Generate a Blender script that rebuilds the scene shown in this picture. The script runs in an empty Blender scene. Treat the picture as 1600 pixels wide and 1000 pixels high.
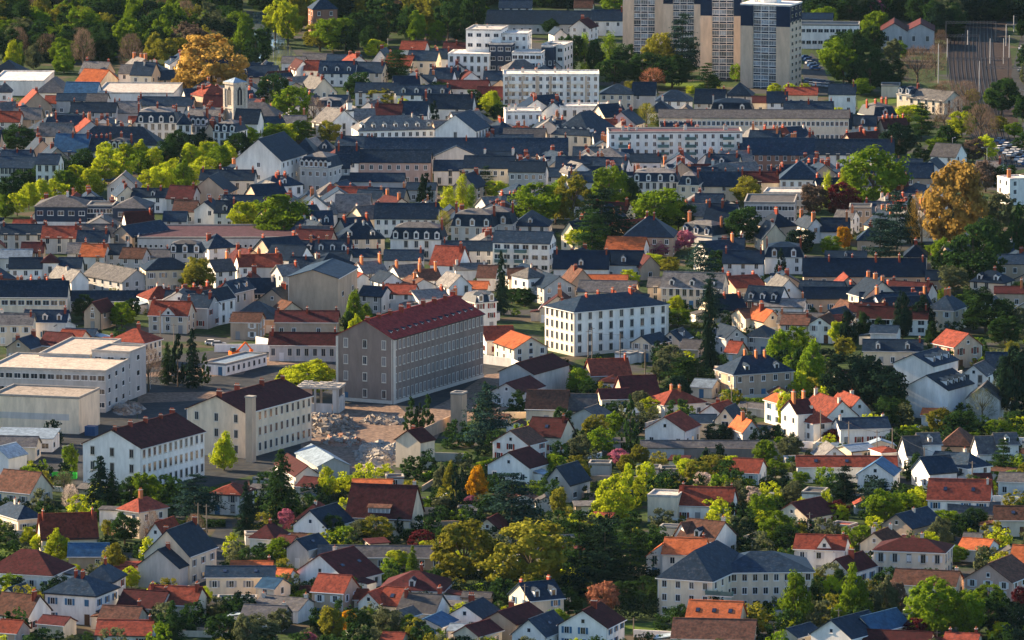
import bpy, math, random
import numpy as np
from mathutils import Vector, Matrix
R = math.radians
rnd = random.Random(11)
SC = bpy.context.scene
COL = SC.collection
# ------------------------------------------------------------ camera, sky, sun, exposure
CAMH = 286.0
FPX = 11330.0
ALPHA = math.atan(1600.0 / FPX)
cam_d = bpy.data.cameras.new('camera'); cam = bpy.data.objects.new('camera', cam_d); COL.objects.link(cam)
cam_d.sensor_width = 36; cam_d.lens = 36 * FPX / 1600; cam_d.clip_start = 50; cam_d.clip_end = 9000
cam.location = (0, 0, CAMH); cam.rotation_euler = (math.pi / 2 - ALPHA, 0, 0)
SC.camera = cam
SUN_EL = 22.0; SUN_BACK = 30.0      # elevation; degrees the sun stands beyond the picture plane, on the left
w = bpy.data.worlds.new("World"); SC.world = w; w.use_nodes = True
nt = w.node_tree
sky = nt.nodes.new('ShaderNodeTexSky'); sky.sky_type = 'NISHITA'; sky.sun_disc = False
sky.sun_elevation = R(SUN_EL); sky.sun_rotation = R(-(90 - SUN_BACK)); sky.altitude = 100; sky.air_density = 1.0; sky.dust_density = 0.6; sky.ozone_density = 3.2
bg = nt.nodes['Background']; bg.inputs[1].default_value = 0.068
nt.links.new(sky.outputs[0], bg.inputs[0])
sun_d = bpy.data.lights.new('sun', 'SUN'); sun = bpy.data.objects.new('sun', sun_d); COL.objects.link(sun)
sun_d.energy = 5.0; sun_d.angle = R(0.5); sun_d.color = (1.0, 0.74, 0.46)
sdir = Vector((-math.cos(R(SUN_BACK)) * math.cos(R(SUN_EL)), math.sin(R(SUN_BACK)) * math.cos(R(SUN_EL)), math.sin(R(SUN_EL))))
sun.rotation_euler = sdir.to_track_quat('Z', 'Y').to_euler()
SC.view_settings.view_transform = 'Standard'; SC.view_settings.look = 'None'; SC.view_settings.gamma = 1
SC.view_settings.exposure = 1.8

# ------------------------------------------------------------ picture pixel (1600 x 1000) -> point of the place
CA, SA = math.cos(ALPHA), math.sin(ALPHA)
def at(px, py, z=0.0):
    a = (px - 800) / FPX; b = -(py - 500) / FPX
    d = (a, CA + b * SA, -SA + b * CA)
    t = (z - CAMH) / d[2]
    return Vector((d[0] * t, d[1] * t, z))
def scl(p): return FPX / (p[1] * CA + (CAMH - p[2]) * SA)
def pix(p):
    dz = p[2] - CAMH
    dep = p[1] * CA - dz * SA; up = p[1] * SA + dz * CA
    return 800 + FPX * p[0] / dep, 500 - FPX * up / dep

# ------------------------------------------------------------ materials
MATS = {}
def material(name, col, rough=0.8, var=0.18, scale=0.5, col2=None, mix2=0.5, objvar=0.15, spec=0.3, metallic=0.0, transl=0.0, rows=None, streak=False):
    m = bpy.data.materials.new(name); m.use_nodes = True; n = m.node_tree; L = n.links
    b = n.nodes['Principled BSDF']; b.inputs['Roughness'].default_value = rough; b.inputs['Specular IOR Level'].default_value = spec if spec > .45 else spec * .12
    b.inputs['Metallic'].default_value = metallic
    geo = n.nodes.new('ShaderNodeNewGeometry')
    mp = n.nodes.new('ShaderNodeMapping'); L.new(geo.outputs['Position'], mp.inputs[0])
    if streak: mp.inputs['Scale'].default_value = (1, 1, 0.25)
    no = n.nodes.new('ShaderNodeTexNoise'); no.inputs['Scale'].default_value = scale; no.inputs['Detail'].default_value = 6; no.inputs['Roughness'].default_value = 0.7
    L.new(mp.outputs[0], no.inputs['Vector'])
    ramp = n.nodes.new('ShaderNodeMapRange'); ramp.inputs[1].default_value = 0.3; ramp.inputs[2].default_value = 0.7
    ramp.inputs[3].default_value = 1 - var; ramp.inputs[4].default_value = 1 + var
    L.new(no.outputs[0], ramp.inputs[0])
    src = None
    if col2:
        mx = n.nodes.new('ShaderNodeMix'); mx.data_type = 'RGBA'
        n2 = n.nodes.new('ShaderNodeTexNoise'); n2.inputs['Scale'].default_value = scale * 2.3; n2.inputs['Detail'].default_value = 5
        L.new(geo.outputs['Position'], n2.inputs['Vector'])
        r2 = n.nodes.new('ShaderNodeMapRange'); r2.inputs[1].default_value = mix2 - 0.08; r2.inputs[2].default_value = mix2 + 0.12
        L.new(n2.outputs[0], r2.inputs[0]); L.new(r2.outputs[0], mx.inputs[0])
        mx.inputs[6].default_value = (*col, 1); mx.inputs[7].default_value = (*col2, 1); src = mx.outputs[2]
    oi = n.nodes.new('ShaderNodeObjectInfo')
    ov = n.nodes.new('ShaderNodeMapRange'); ov.inputs[3].default_value = 1 - objvar; ov.inputs[4].default_value = 1 + objvar
    L.new(oi.outputs['Random'], ov.inputs[0])
    mu = n.nodes.new('ShaderNodeMath'); mu.operation = 'MULTIPLY'; L.new(ramp.outputs[0], mu.inputs[0]); L.new(ov.outputs[0], mu.inputs[1])
    val = mu.outputs[0]
    if rows:
        wv = n.nodes.new('ShaderNodeTexWave'); wv.wave_type = 'BANDS'; wv.bands_direction = 'Z'
        tc = n.nodes.new('ShaderNodeTexCoord'); L.new(tc.outputs['Object'], wv.inputs['Vector'])
        wv.inputs['Scale'].default_value = rows; wv.inputs['Distortion'].default_value = 0.6
        wr = n.nodes.new('ShaderNodeMapRange'); wr.inputs[3].default_value = 0.82; wr.inputs[4].default_value = 1.1
        L.new(wv.outputs['Fac'], wr.inputs[0])
        m2 = n.nodes.new('ShaderNodeMath'); m2.operation = 'MULTIPLY'; L.new(val, m2.inputs[0]); L.new(wr.outputs[0], m2.inputs[1]); val = m2.outputs[0]
    hsv = n.nodes.new('ShaderNodeHueSaturation')
    if src: L.new(src, hsv.inputs['Color'])
    else: hsv.inputs['Color'].default_value = (*col, 1)
    L.new(val, hsv.inputs['Value'])
    L.new(hsv.outputs[0], b.inputs['Base Color'])
    if transl:
        tr = n.nodes.new('ShaderNodeBsdfTranslucent'); L.new(hsv.outputs[0], tr.inputs[0])
        ms = n.nodes.new('ShaderNodeMixShader'); ms.inputs[0].default_value = transl
        L.new(b.outputs[0], ms.inputs[1]); L.new(tr.outputs[0], ms.inputs[2])
        L.new(ms.outputs[0], n.nodes['Material Output'].inputs[0])
    MATS[name] = m
    return m
WALL = dict(rough=0.9, var=0.2, scale=0.55, streak=True, objvar=0.12, spec=0.15)
W = {}
for k, nm, c in (('w', 'white_render', (0.82, 0.80, 0.75)), ('c', 'cream_render', (0.72, 0.61, 0.46)), ('b', 'tan_render', (0.46, 0.35, 0.26)),
                 ('g', 'grey_render', (0.50, 0.49, 0.47)), ('s', 'dark_stone', (0.25, 0.20, 0.175)), ('p', 'pink_render', (0.58, 0.40, 0.33)),
                 ('n', 'slate_cladding', (0.035, 0.05, 0.085)), ('t', 'brick_wall', (0.32, 0.17, 0.12)), ('o', 'beige_panel', (0.62, 0.49, 0.37))):
    W[k] = material(nm, c, **WALL)
RF = {}
for k, nm, c, c2, rg, mx in (('s', 'slate_roof', (0.014, 0.030, 0.055), (0.046, 0.058, 0.080), 0.5, .6), ('n', 'blue_slate_roof', (0.008, 0.020, 0.042), (0.018, 0.032, 0.056), 0.5, .6), ('g', 'grey_roof', (0.085, 0.085, 0.095), (0.13, 0.125, 0.115), 0.8, .55),
                  ('r', 'red_tile_roof', (0.22, 0.052, 0.034), (0.11, 0.034, 0.028), 0.8, .55), ('o', 'orange_tile_roof', (0.42, 0.115, 0.045), (0.22, 0.075, 0.042), 0.8, .6),
                  ('R', 'crimson_tile_roof', (0.24, 0.034, 0.032), (0.15, 0.028, 0.028), 0.8, .5), ('b', 'brown_tile_roof', (0.13, 0.062, 0.045), (0.075, 0.045, 0.036), 0.85, .5), ('m', 'maroon_tile_roof', (0.075, 0.020, 0.022), (0.042, 0.018, 0.019), 0.75, .55),
                  ('l', 'sunlit_slate_roof', (0.16, 0.155, 0.15), (0.09, 0.09, 0.10), 0.6, .55), ('z', 'pale_metal_roof', (0.24, 0.31, 0.38), (0.19, 0.24, 0.29), 0.4, .5),  # the pale slate is ordinary slate with sunlight put into its colour
                  ('v', 'mauve_flat_roof', (0.10, 0.055, 0.07), (0.075, 0.045, 0.055), 0.9, .5), ('x', 'dusty_flat_roof', (0.42, 0.36, 0.30), (0.30, 0.27, 0.24), 0.9, .5),
                  ('k', 'blue_metal_roof', (0.03, 0.085, 0.17), (0.04, 0.10, 0.18), 0.5, .5), ('q', 'white_flat_roof', (0.60, 0.57, 0.52), (0.48, 0.45, 0.42), 0.8, .5)):
    RF[k] = material(nm, c, rough=rg, var=0.4, scale=0.7, col2=c2, mix2=mx, objvar=0.28, spec=0.4, rows=None if k in 'vxqkz' else 5.2)
M_BRICK = material('brick_chimney', (0.26, 0.055, 0.035), var=0.25, scale=1.5)
M_ORBR = material('orange_chimney', (0.48, 0.17, 0.075), var=0.2, scale=1.5)
M_CHW = material('rendered_chimney', (0.6, 0.55, 0.48), var=0.15, scale=1.5)
M_POT = material('clay_pot', (0.45, 0.12, 0.06))
M_PANE = material('window_glass', (0.018, 0.028, 0.045), rough=0.12, var=0.2, spec=0.7, objvar=0.5)
M_FRAME = material('white_frame', (0.75, 0.74, 0.72), var=0.05)
M_STONE = material('pale_stone', (0.58, 0.54, 0.47), var=0.12, scale=1.0)
M_SHW = material('white_shutter', (0.68, 0.68, 0.67), var=0.05)
M_SHB = material('blue_shutter', (0.06, 0.16, 0.28), var=0.05)
M_SHR = material('red_shutter', (0.22, 0.04, 0.03), var=0.05)
M_SHG = material('grey_shutter', (0.30, 0.30, 0.30), var=0.05)
M_DOORS = [material('brown_door', (0.12, 0.06, 0.035)), M_SHB, M_SHG, M_SHW]
M_CONC = material('concrete', (0.36, 0.34, 0.31), var=0.2, scale=0.6, streak=True)
M_DARK = material('dark_metal', (0.03, 0.033, 0.04), rough=0.5)
M_POLE = material('pole_wood', (0.20, 0.17, 0.14), var=0.1)
M_LAMP = material('lamp_metal', (0.5, 0.5, 0.5), rough=0.4)
M_SOLAR = material('solar_panel_glass', (0.02, 0.03, 0.07), rough=0.15, spec=0.7)
M_NAVY = material('navy_panel', (0.010, 0.022, 0.055), rough=0.6)
M_BALC = material('balcony_rail', (0.10, 0.17, 0.16), rough=0.4)

# ------------------------------------------------------------ mesh helpers
class MB:
    def __init__(s): s.v = []; s.f = []; s.m = []
    def face(s, pts, mi=0):
        i = len(s.v); s.v += [tuple(p) for p in pts]; s.f.append(tuple(range(i, i + len(pts)))); s.m.append(mi)
    def box(s, x0, x1, y0, y1, z0, z1, mi=0, M=None):
        c = [Vector(p) for p in ((x0,y0,z0),(x1,y0,z0),(x1,y1,z0),(x0,y1,z0),(x0,y0,z1),(x1,y0,z1),(x1,y1,z1),(x0,y1,z1))]
        if M is not None: c = [M @ p for p in c]
        i = len(s.v); s.v += [tuple(p) for p in c]
        for q in ((0,3,2,1),(4,5,6,7),(0,1,5,4),(1,2,6,5),(2,3,7,6),(3,0,4,7)):
            s.f.append(tuple(i + k for k in q)); s.m.append(mi)
    def slab(s, pts, t, mi=0):           # polygon thickened downwards
        pts = [Vector(p) for p in pts]; i = len(s.v); n = len(pts)
        s.v += [tuple(p) for p in pts] + [(p.x, p.y, p.z - t) for p in pts]
        s.f.append(tuple(range(i, i + n))); s.m.append(mi)
        s.f.append(tuple(range(i + 2 * n - 1, i + n - 1, -1))); s.m.append(mi)
        for k in range(n):
            k2 = (k + 1) % n
            s.f.append((i + k, i + n + k, i + n + k2, i + k2)); s.m.append(mi)
    def tube(s, p0, p1, r0, r1, n=6, mi=0, cap=True):
        p0, p1 = Vector(p0), Vector(p1); d = (p1 - p0)
        q = d.to_track_quat('Z', 'Y'); i = len(s.v)
        for (p, r) in ((p0, r0), (p1, r1)):
            for k in range(n):
                a = 2 * math.pi * k / n; s.v.append(tuple(p + q @ Vector((r * math.cos(a), r * math.sin(a), 0))))
        for k in range(n):
            k2 = (k + 1) % n; s.f.append((i + k, i + k2, i + n + k2, i + n + k)); s.m.append(mi)
        if cap: s.f.append(tuple(range(i + n, i + 2 * n))); s.m.append(mi)
    def mesh(s, name, mats):
        me = bpy.data.meshes.new(name); me.from_pydata(s.v, [], s.f)
        for m in mats: me.materials.append(m)
        if len(mats) > 1: me.polygons.foreach_set('material_index', s.m)
        me.update(); return me
def link(name, me, parent=None, loc=(0,0,0), rz=0.0, scale=None):
    o = bpy.data.objects.new(name, me); COL.objects.link(o)
    o.location = loc
    if rz: o.rotation_euler = (0, 0, rz)
    if scale: o.scale = scale
    if parent: o.parent = parent
    return o
def tag(o, label=None, cat=None, group=None, kind=None):
    if label: o['label'] = label
    if cat: o['category'] = cat
    if group: o['group'] = group
    if kind: o['kind'] = kind
    return o
def omat(o, m, i=0):
    o.material_slots[i].link = 'OBJECT'; o.material_slots[i].material = m

M_BLIND = material('pale_closed_shutters', (0.22, 0.21, 0.21), var=.15, scale=.6)
# shared little meshes (front face looks to -y, origin at the middle of the wall plane)
def mk_window(w_, h_, sur=0.14, surm=M_FRAME, mull=True):
    b = MB(); b.box(-w_/2 - sur, w_/2 + sur, -0.06, 0.05, -h_/2 - sur, h_/2 + sur, 0)
    if mull:
        for sgn in (-1, 1):
            x0, x1 = (0.04, w_/2) if sgn > 0 else (-w_/2, -0.04)
            b.box(x0, x1, -0.09, 0, -h_/2, h_/2, 1)
    else: b.box(-w_/2, w_/2, -0.09, 0, -h_/2, h_/2, 1)
    b.box(-w_/2 - sur - .05, w_/2 + sur + .05, -0.16, 0, -h_/2 - sur - 0.10, -h_/2 - sur, 0)
    return b.mesh('window', [surm, M_PANE])
WIN = {'n': mk_window(0.95, 1.35), 't': mk_window(0.95, 1.9, 0.2, M_STONE), 'w': mk_window(1.7, 1.25, 0.1), 'B': mk_window(1.0, 2.15, 0.16, M_STONE),  's': mk_window(0.7, 0.8, 0.1, M_FRAME, False),
       'd': mk_window(1.3, 1.2, 0.06, M_FRAME, False)}
WIN['B'].materials[1] = M_BLIND
b = MB(); b.box(-.24, .24, -.08, 0, -.72, .72); SHUT = b.mesh('shutter', [M_SHW])
b = MB(); b.box(-.55, .55, -.07, .04, 0, 2.2); b.box(-.62, .62, -.05, .03, 0, 2.32); DOOR = b.mesh('door', [M_DOORS[0]])
b = MB(); b.box(-1.3, 1.3, -.07, .04, 0, 2.2); GARAGE = b.mesh('garage_door', [M_SHW])
def mk_dormer(wd=1.3, hd=1.7):
    b = MB(); b.box(-wd/2, wd/2, 0, 2.6, 0, hd, 0)
    for sgn in (-1, 1):
        b.slab([(sgn*(wd/2+.15), -.2, hd-.05), (0, -.2, hd+.62), (0, 2.8, hd+.62), (sgn*(wd/2+.15), 2.8, hd-.05)][::sgn], 0.1, 1)
    b.face([(-wd/2, -.01, hd), (wd/2, -.01, hd), (0, -.01, hd+.55)], 0)
    b.box(-wd/2+.25, wd/2-.25, -.04, 0, .3, hd-.2, 2)
    return b.mesh('dormer', [M_FRAME, RF['s'], M_PANE])
DORM = mk_dormer()
b = MB(); b.box(-.45, .45, -.6, .6, 0, .09, 0); b.box(-.38, .38, -.52, .52, .09, .11, 1); SKYL = b.mesh('skylight', [M_DARK, M_SOLAR])
def mk_chim(m, w_=1.15, d_=0.5, h_=1.5, pots=3):
    b = MB(); b.box(-w_/2, w_/2, -d_/2, d_/2, -1.6, h_, 0); b.box(-w_/2-.08, w_/2+.08, -d_/2-.08, d_/2+.08, h_, h_+.12, 1)
    for i in range(pots):
        x = (i - (pots-1)/2) * w_/pots; b.tube((x, 0, h_+.12), (x, 0, h_+.5), .13, .1, 6, 2)
    return b.mesh('chimney', [m, M_CONC, M_POT])
CHIM = {'r': mk_chim(M_BRICK), 'o': mk_chim(M_ORBR, 1.0, .6, 2.2, 2), 'w': mk_chim(M_CHW, .75, .6, 1.2, 1)}
# ------------------------------------------------------------ houses
REG = []      # every thing that needs a label: dict(o, x, y, base, words)
ITEMS = []; NOITEM = False
FOOT = []     # footprints (x, y, radius) on the ground
WN = {'w':'white','c':'cream','b':'tan','g':'grey','s':'dark stone','p':'pink','n':'slate clad','t':'brick','o':'beige'}
RN = {'R':'crimson','s':'slate','n':'navy slate','g':'grey','r':'red tiled','o':'orange tiled','b':'brown tiled','m':'maroon','l':'pale slate','z':'pale metal','v':'mauve','x':'dusty flat','k':'blue metal','q':'white flat'}
NAMES = {}
def walls_mesh(T, w_, d, h, r, roofk=None):
    b = MB(); x = w_/2
    if T == 'R':
        b.face([(-x,0,0),(x,0,0),(x,0,h),(-x,0,h)]); b.face([(x,d,0),(-x,d,0),(-x,d,h),(x,d,h)])
        b.face([(x,0,0),(x,d,0),(x,d,h),(x,d/2,h+r),(x,0,h)]); b.face([(-x,d,0),(-x,0,0),(-x,0,h),(-x,d/2,h+r),(-x,d,h)])
    elif T == 'G':
        b.face([(-x,0,0),(x,0,0),(x,0,h),(0,0,h+r),(-x,0,h)]); b.face([(x,d,0),(-x,d,0),(-x,d,h),(0,d,h+r),(x,d,h)])
        b.face([(x,0,0),(x,d,0),(x,d,h),(x,0,h)]); b.face([(-x,d,0),(-x,0,0),(-x,0,h),(-x,d,h)])
    else:
        b.box(-x, x, 0, d, 0, h)
    return b.mesh('wall', [None])
def roof_mesh(T, w_, d, h, r, rk):
    b = MB(); o = 0.35; x = w_/2; t = 0.2; mats = [RF[rk]]
    if T == 'R':
        k = r/(d/2); z = h - o*k + .06
        b.slab([(-x-o,-o,z),(x+o,-o,z),(x+o,d/2,h+r+.06),(-x-o,d/2,h+r+.06)], t)
        b.slab([(x+o,d+o,z),(-x-o,d+o,z),(-x-o,d/2,h+r+.062),(x+o,d/2,h+r+.062)], t)
        b.box(-x-o, x+o, d/2-.14, d/2+.14, h+r-.1, h+r+.13)
    elif T == 'G':
        k = r/x; z = h - o*k + .06
        b.slab([(-x-o,-o,z),(0,-o,h+r+.06),(0,d+o,h+r+.06),(-x-o,d+o,z)][::-1], t)
        b.slab([(x+o,-o,z),(0,-o,h+r+.062),(0,d+o,h+r+.062),(x+o,d+o,z)], t)
        b.box(-.14, .14, -o, d+o, h+r-.1, h+r+.13)
    elif T in 'HP':
        x0,x1,y0,y1 = -x-o, x+o, -o, d+o
        m = min(w_, d)/2 + o
        if T == 'P': a = c = (0, d/2, h+r)
        elif w_ >= d: a, c = (x0+m*.95, d/2, h+r), (x1-m*.95, d/2, h+r)
        else: a, c = (0, y0+m*.95, h+r), (0, y1-m*.95, h+r)
        A,B,C_,D = (x0,y0,h),(x1,y0,h),(x1,y1,h),(x0,y1,h)
        if T == 'P':
            for q in ((A,B,a),(B,C_,a),(C_,D,a),(D,A,a)): b.face(q)
        elif w_ >= d: b.face((A,B,c,a)); b.face((B,C_,c)); b.face((C_,D,a,c)); b.face((D,A,a))
        else: b.face((A,B,a)); b.face((B,C_,c,a)); b.face((C_,D,c)); b.face((D,A,a,c))
        b.box(x0,x1,y0,y1,h-.22,h-.002)
    elif T == 'M':
        i = 1.0; hm = r*.72; xi = x-i; 
        lo = [(-x-.2,-.2,h),(x+.2,-.2,h),(x+.2,d+.2,h),(-x-.2,d+.2,h)]
        up = [(-xi,i,h+hm),(xi,i,h+hm),(xi,d-i,h+hm),(-xi,d-i,h+hm)]
        for k in range(4): b.face((lo[k],lo[(k+1)%4],up[(k+1)%4],up[k]))
        m = min(xi, (d-2*i)/2)*.9
        a, c = (-xi+m, d/2, h+r), (xi-m, d/2, h+r)
        A,B,C_,D = up
        b.face((A,B,c,a),1); b.face((B,C_,c),1); b.face((C_,D,a,c),1); b.face((D,A,a),1)
        b.box(-x-.3,x+.3,-.3,d+.3,h-.3,h-.002,2); mats = [RF[rk], RF['l' if rk == 's' else rk], M_STONE]
    elif T == 'F':
        p = .3
        b.box(-x-.1,x+.1,-.1,d+.1,h,h+.18)
        for (x0,x1,y0,y1) in ((-x-.1,x+.1,-.1,p),(-x-.1,x+.1,d-p,d+.1),(-x-.1,-x+p,p,d-p),(x-p,x+.1,p,d-p)):
            b.box(x0,x1,y0,y1,h+.181,h+.6,1)
        mats = [RF[rk], M_CONC if rk not in 'q' else RF['q']]
    elif T == 'S':       # mono pitch
        b.slab([(-x-o,-o,h),(x+o,-o,h),(x+o,d+o,h+r),(-x-o,d+o,h+r)], t)
    return b.mesh('roof', mats)
def parse(fl):
    F = {}
    i = 0
    for tok in fl.split(','):
        if tok: F[tok[0]] = tok[1:]
    return F
def add_windows(root, w_, d, h, rot, F, near, side_only=False, T='R', r=0):
    lev = 3.0
    n = int(F['n'].split('x')[2]) if 'n' in F else max(1, round(h/lev))
    cf = int(F['n'].split('x')[0]) if 'n' in F else max(1, int(w_/3.1))
    cs = int(F['n'].split('x')[1]) if 'n' in F else max(1, int(d/3.6))
    reg = 'n' in F
    wk = F.get('W', None) or rnd.choice('nnnnw' if h < 5 else 'nnnt')
    hgt = {'t':1.9,'B':2.3}.get(wk, 1.35)
    shut = F.get('h', None)
    if shut is None and near and rnd.random() < .55: shut = rnd.choice('wwwbrg')
    sm = {'w':M_SHW,'b':M_SHB,'r':M_SHR,'g':M_SHG,'0':None,'':None}[shut or '']
    faces = [('f', w_, cf)]
    if rot > 4: faces.append(('l', d, cs))
    if rot < -4: faces.append(('r', d, cs))
    doorc = rnd.randrange(cf) if (near and w_ > 5) else -1
    for (fc, L, nc) in faces:
        if L < 2.4: continue
        for row in range(n):
            z = (row + .56) * h/n if reg else min(1.55 + row*h/n, h-.95)
            for c in range(nc):
                u = -L/2 + (c + .5)*L/nc
                if not reg and rnd.random() < .12: continue
                if fc == 'f': loc, rz = (u, 0, z), 0
                elif fc == 'l': loc, rz = (-w_/2, L/2 - u, z), -math.pi/2
                else: loc, rz = (w_/2, L/2 + u, z), math.pi/2
                if fc == 'f' and row == 0 and c == doorc:
                    g = (h < 4.5 and rnd.random() < .3)
                    dd = link('garage_door' if g else 'door', GARAGE if g else DOOR, root, (loc[0], -0.01, 0.02))
                    if not g: omat(dd, rnd.choice(M_DOORS))
                    continue
                wo = link('window', WIN['t' if (wk == 'B' and fc == 'f' and (c == 1 or row == 0)) else wk], root, loc, rz)
                if n > 1 and hgt > h/n - .5: wo.scale = (1, 1, .8)
                if sm and L/nc > 2.3 and wk != 'w' :
                    closed = rnd.random() < .15
                    for sg in (-1, 1):
                        sh = link('shutter', SHUT, wo, (sg*(.26 if closed else .9), -.11 if closed else -.04, 0)); 
                        if sm is not M_SHW: omat(sh, sm)
    if T == 'G' and r > 2.2 and near and 'n' not in F:
        link('window', WIN['s'], root, (0, 0, h + r*.3))
def house(T, x0, x1, ye, yr, h, d, rot, wk, rk, fl='', label=None, parent=None, cat=None, name=None, group=None):
    F = parse(fl); th = R(rot)
    P = at((x0+x1)/2, ye, h); s = scl(P); w_ = (x1-x0)/(s*math.cos(th))
    k = (CAMH - h)/P.y     # tan of the looking-down angle
    if T in 'RHPM': r = (ye-yr)/s - (d/2)*math.cos(th)*k
    elif T == 'G': r = (ye-yr)/s
    elif T == 'S': r = (ye-yr)/s - d*k
    else: r = .3
    if T == 'R': r = min(max(r, .30*d/2), 1.35*d/2)
    elif T == 'G': r = min(max(r, .2*w_/2), 1.5*w_/2)
    elif T in 'HP': r = min(max(r, .35*min(w_,d)/2), 1.5*min(w_,d)/2)
    elif T == 'M': r = min(max(r, 2.2), 5)
    elif T == 'S': r = max(r, .3)
    base = Vector((P.x, P.y, 0))
    s6 = s
    near = P.y < 2050
    if parent is None:
        root = bpy.data.objects.new(name or 'house', None); COL.objects.link(root); root.location = base; root.rotation_euler = (0,0,th)
        root.empty_display_size = .5
        host = root; mat_ = None
    else:
        root = parent
        M = Matrix.Rotation(-root.rotation_euler.z, 4, 'Z') @ Matrix.Translation(base - root.location)
        lo = (M @ Vector((0,0,0))); dz = th - root.rotation_euler.z
        host = bpy.data.objects.new('wing', walls_mesh(T, w_, d, h, r)); COL.objects.link(host); host.parent = root
        host.location = Matrix.Rotation(-root.rotation_euler.z, 3, 'Z') @ (base - root.location); host.rotation_euler = (0,0,dz)
        host.data.materials[0] = W[wk]
    tier2 = parent is not None
    if not tier2:
        wm = walls_mesh(T, w_, d, h, r); wm.materials[0] = W[wk]; link('wall', wm, root)
    if 'u' in F:   # pale band: lower storey white under a slate clad upper one
        b = MB(); b.box(-w_/2-.06, w_/2+.06, -.06, d+.06, 0, h*.48); bm_ = b.mesh('lower_wall', [W['w']]); link('lower_wall', bm_, host)
    if 'e' in F:   # cornice and corner stones
        b = MB(); b.box(-w_/2-.12, w_/2+.12, -.12, d+.12, 0, .9)
        for cx in (-w_/2, w_/2): b.box(cx-.55 if cx > 0 else cx-.1, cx+.1 if cx > 0 else cx+.55, -.1, .3, .9, h-.3)
        b.box(w_/2-.3, w_/2+.1, .3, 1.2, .9, h-.3)
        if T != 'G': b.box(-w_/2-.14, w_/2+.14, -.14, d+.14, h-.45, h-.24)
        link('stone_trim', b.mesh('stone_trim', [M_STONE]), host)
    ro = link('roof', roof_mesh(T, w_, d, h, r, rk), host)
    sub = ro if not tier2 else host
    if near and T in 'RGH' and 'x' not in F:
        b = MB(); o_ = .36
        if T in 'RH': b.box(-w_/2-o_, w_/2+o_, -o_-.12, -o_+.02, h-.32, h-.14)
        if T == 'G': b.box(w_/2+o_-.02, w_/2+o_+.12, -o_, d+o_, h-.38, h-.2); b.box(-w_/2-o_-.12, -w_/2-o_+.02, -o_, d+o_, h-.38, h-.2)
        if T == 'H': b.box(w_/2+o_-.02, w_/2+o_+.12, -o_, d+o_, h-.32, h-.14); b.box(-w_/2-o_-.12, -w_/2-o_+.02, -o_, d+o_, h-.32, h-.14)
        gm = rnd.choice((M_FRAME, M_FRAME, M_LAMP, M_DARK)); link('gutter', b.mesh('gutter', [gm]), host)
        b = MB(); xx = rnd.choice((-1, 1))*(w_/2-.12); b.box(xx-.06, xx+.06, -.16, -.02, 0, h-.3); link('downpipe', b.mesh('downpipe', [gm]), host)
    if near and not tier2 and not label and T in 'RGH' and rnd.random() < .35 and w_ > 7:
        b = MB(); sd = rnd.choice((-1, 1)); L = rnd.uniform(2.6, 4); D_ = rnd.uniform(3.5, 5); hh = rnd.uniform(2.3, 2.8)
        xa = sd*w_/2; xb = sd*(w_/2+L); lo_, hi_ = min(xa, xb), max(xa, xb); ya = rnd.uniform(0, max(.1, d-D_))
        b.box(lo_, hi_, ya, ya+D_, 0, hh, 0)
        e0 = (xa, ya-.2, hh+.75), (xa, ya+D_+.2, hh+.75), (xb+sd*.25, ya+D_+.2, hh+.05), (xb+sd*.25, ya-.2, hh+.05)
        b.slab(e0 if sd < 0 else e0[::-1], .12, 1)
        link('extension', b.mesh('extension', [W[rnd.choice((wk, wk, 'w', 'g'))] , RF[rnd.choice((rk, rk, 'g', 'z'))]]), root)
    # ridge points for chimneys
    nch = int(F.get('c', '0') or 0); ck = F.get('C', 'r') or 'r'
    hz = h + r
    for i in range(nch):
        sc_ = rnd.uniform(.8, 1.15)
        if T in 'RHM':
            span = w_ - (d if T == 'H' else .0)
            span = max(span, .25*w_)
            u = ((-1)**i)*(span/2-.7) if nch <= 2 else -span/2 + .6 + i*(span-1.2)/(nch-1)
            loc = (u, d/2 + rnd.choice((-.9,.6)), hz-.6); rz = math.pi/2
        elif T == 'G': 
            v = .6 + (i + (.5 if nch == 1 else 0))*(d-1.2)/max(1, nch-1 if nch > 1 else 1)
            loc = (rnd.choice((.5,-.5)), v, hz-.6); rz = 0
        elif T == 'P': loc = (w_*.25*(1 if i else -1), d*.6, hz*1.0 - r*.5); rz = 0
        else: loc = (rnd.uniform(-.4,.4)*w_, d*.6, h+.3); rz = 0
        link('chimney', CHIM[ck], sub, loc, rz, (sc_, sc_, sc_*rnd.uniform(.85,1.2)))
    nd = int(F.get('d', '0') or 0)
    for i in range(nd):
        if T == 'M': loc = (-w_/2 + (i+.5)*w_/nd, -.15, h+.15); rz = 0; sc_ = min(1.15, r*.72/1.7)
        elif T == 'G':
            tt = .22; loc = (w_/2*(1-tt), 1 + (i+.5)*(d-2)/nd, h + r*tt*.6); rz = math.pi/2; sc_ = .95 if nd < 9 else .5
            if rot > 4: loc = (-loc[0], loc[1], loc[2]); rz = -rz
        else: tt = .16; loc = (-w_/2 + (i+.5)*w_/nd, d/2*tt, h + r*tt*.5); rz = 0; sc_ = min(1.0, max(.55, r/2.7))
        link('dormer', DORM, host, loc, rz, (sc_, 1, sc_))
    nk = int(F.get('k', '0') or 0)
    for i in range(nk):
        if T in 'RHS':
            span = d/2 if T != 'S' else d; an = math.atan2(r, span); tt = .5
            o = link('skylight', SKYL, ro if not tier2 else host, (-w_/2 + (i+.6)*w_/(nk+.2), span*tt, h + r*tt + .08)); o.rotation_euler = (an, 0, 0)
        elif T == 'G':
            an = math.atan2(r, w_/2); o = link('skylight', SKYL, ro, (w_/4, (i+.5)*d/nk, h + r/2 + .08)); o.rotation_euler = (0, an, 0)
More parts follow.
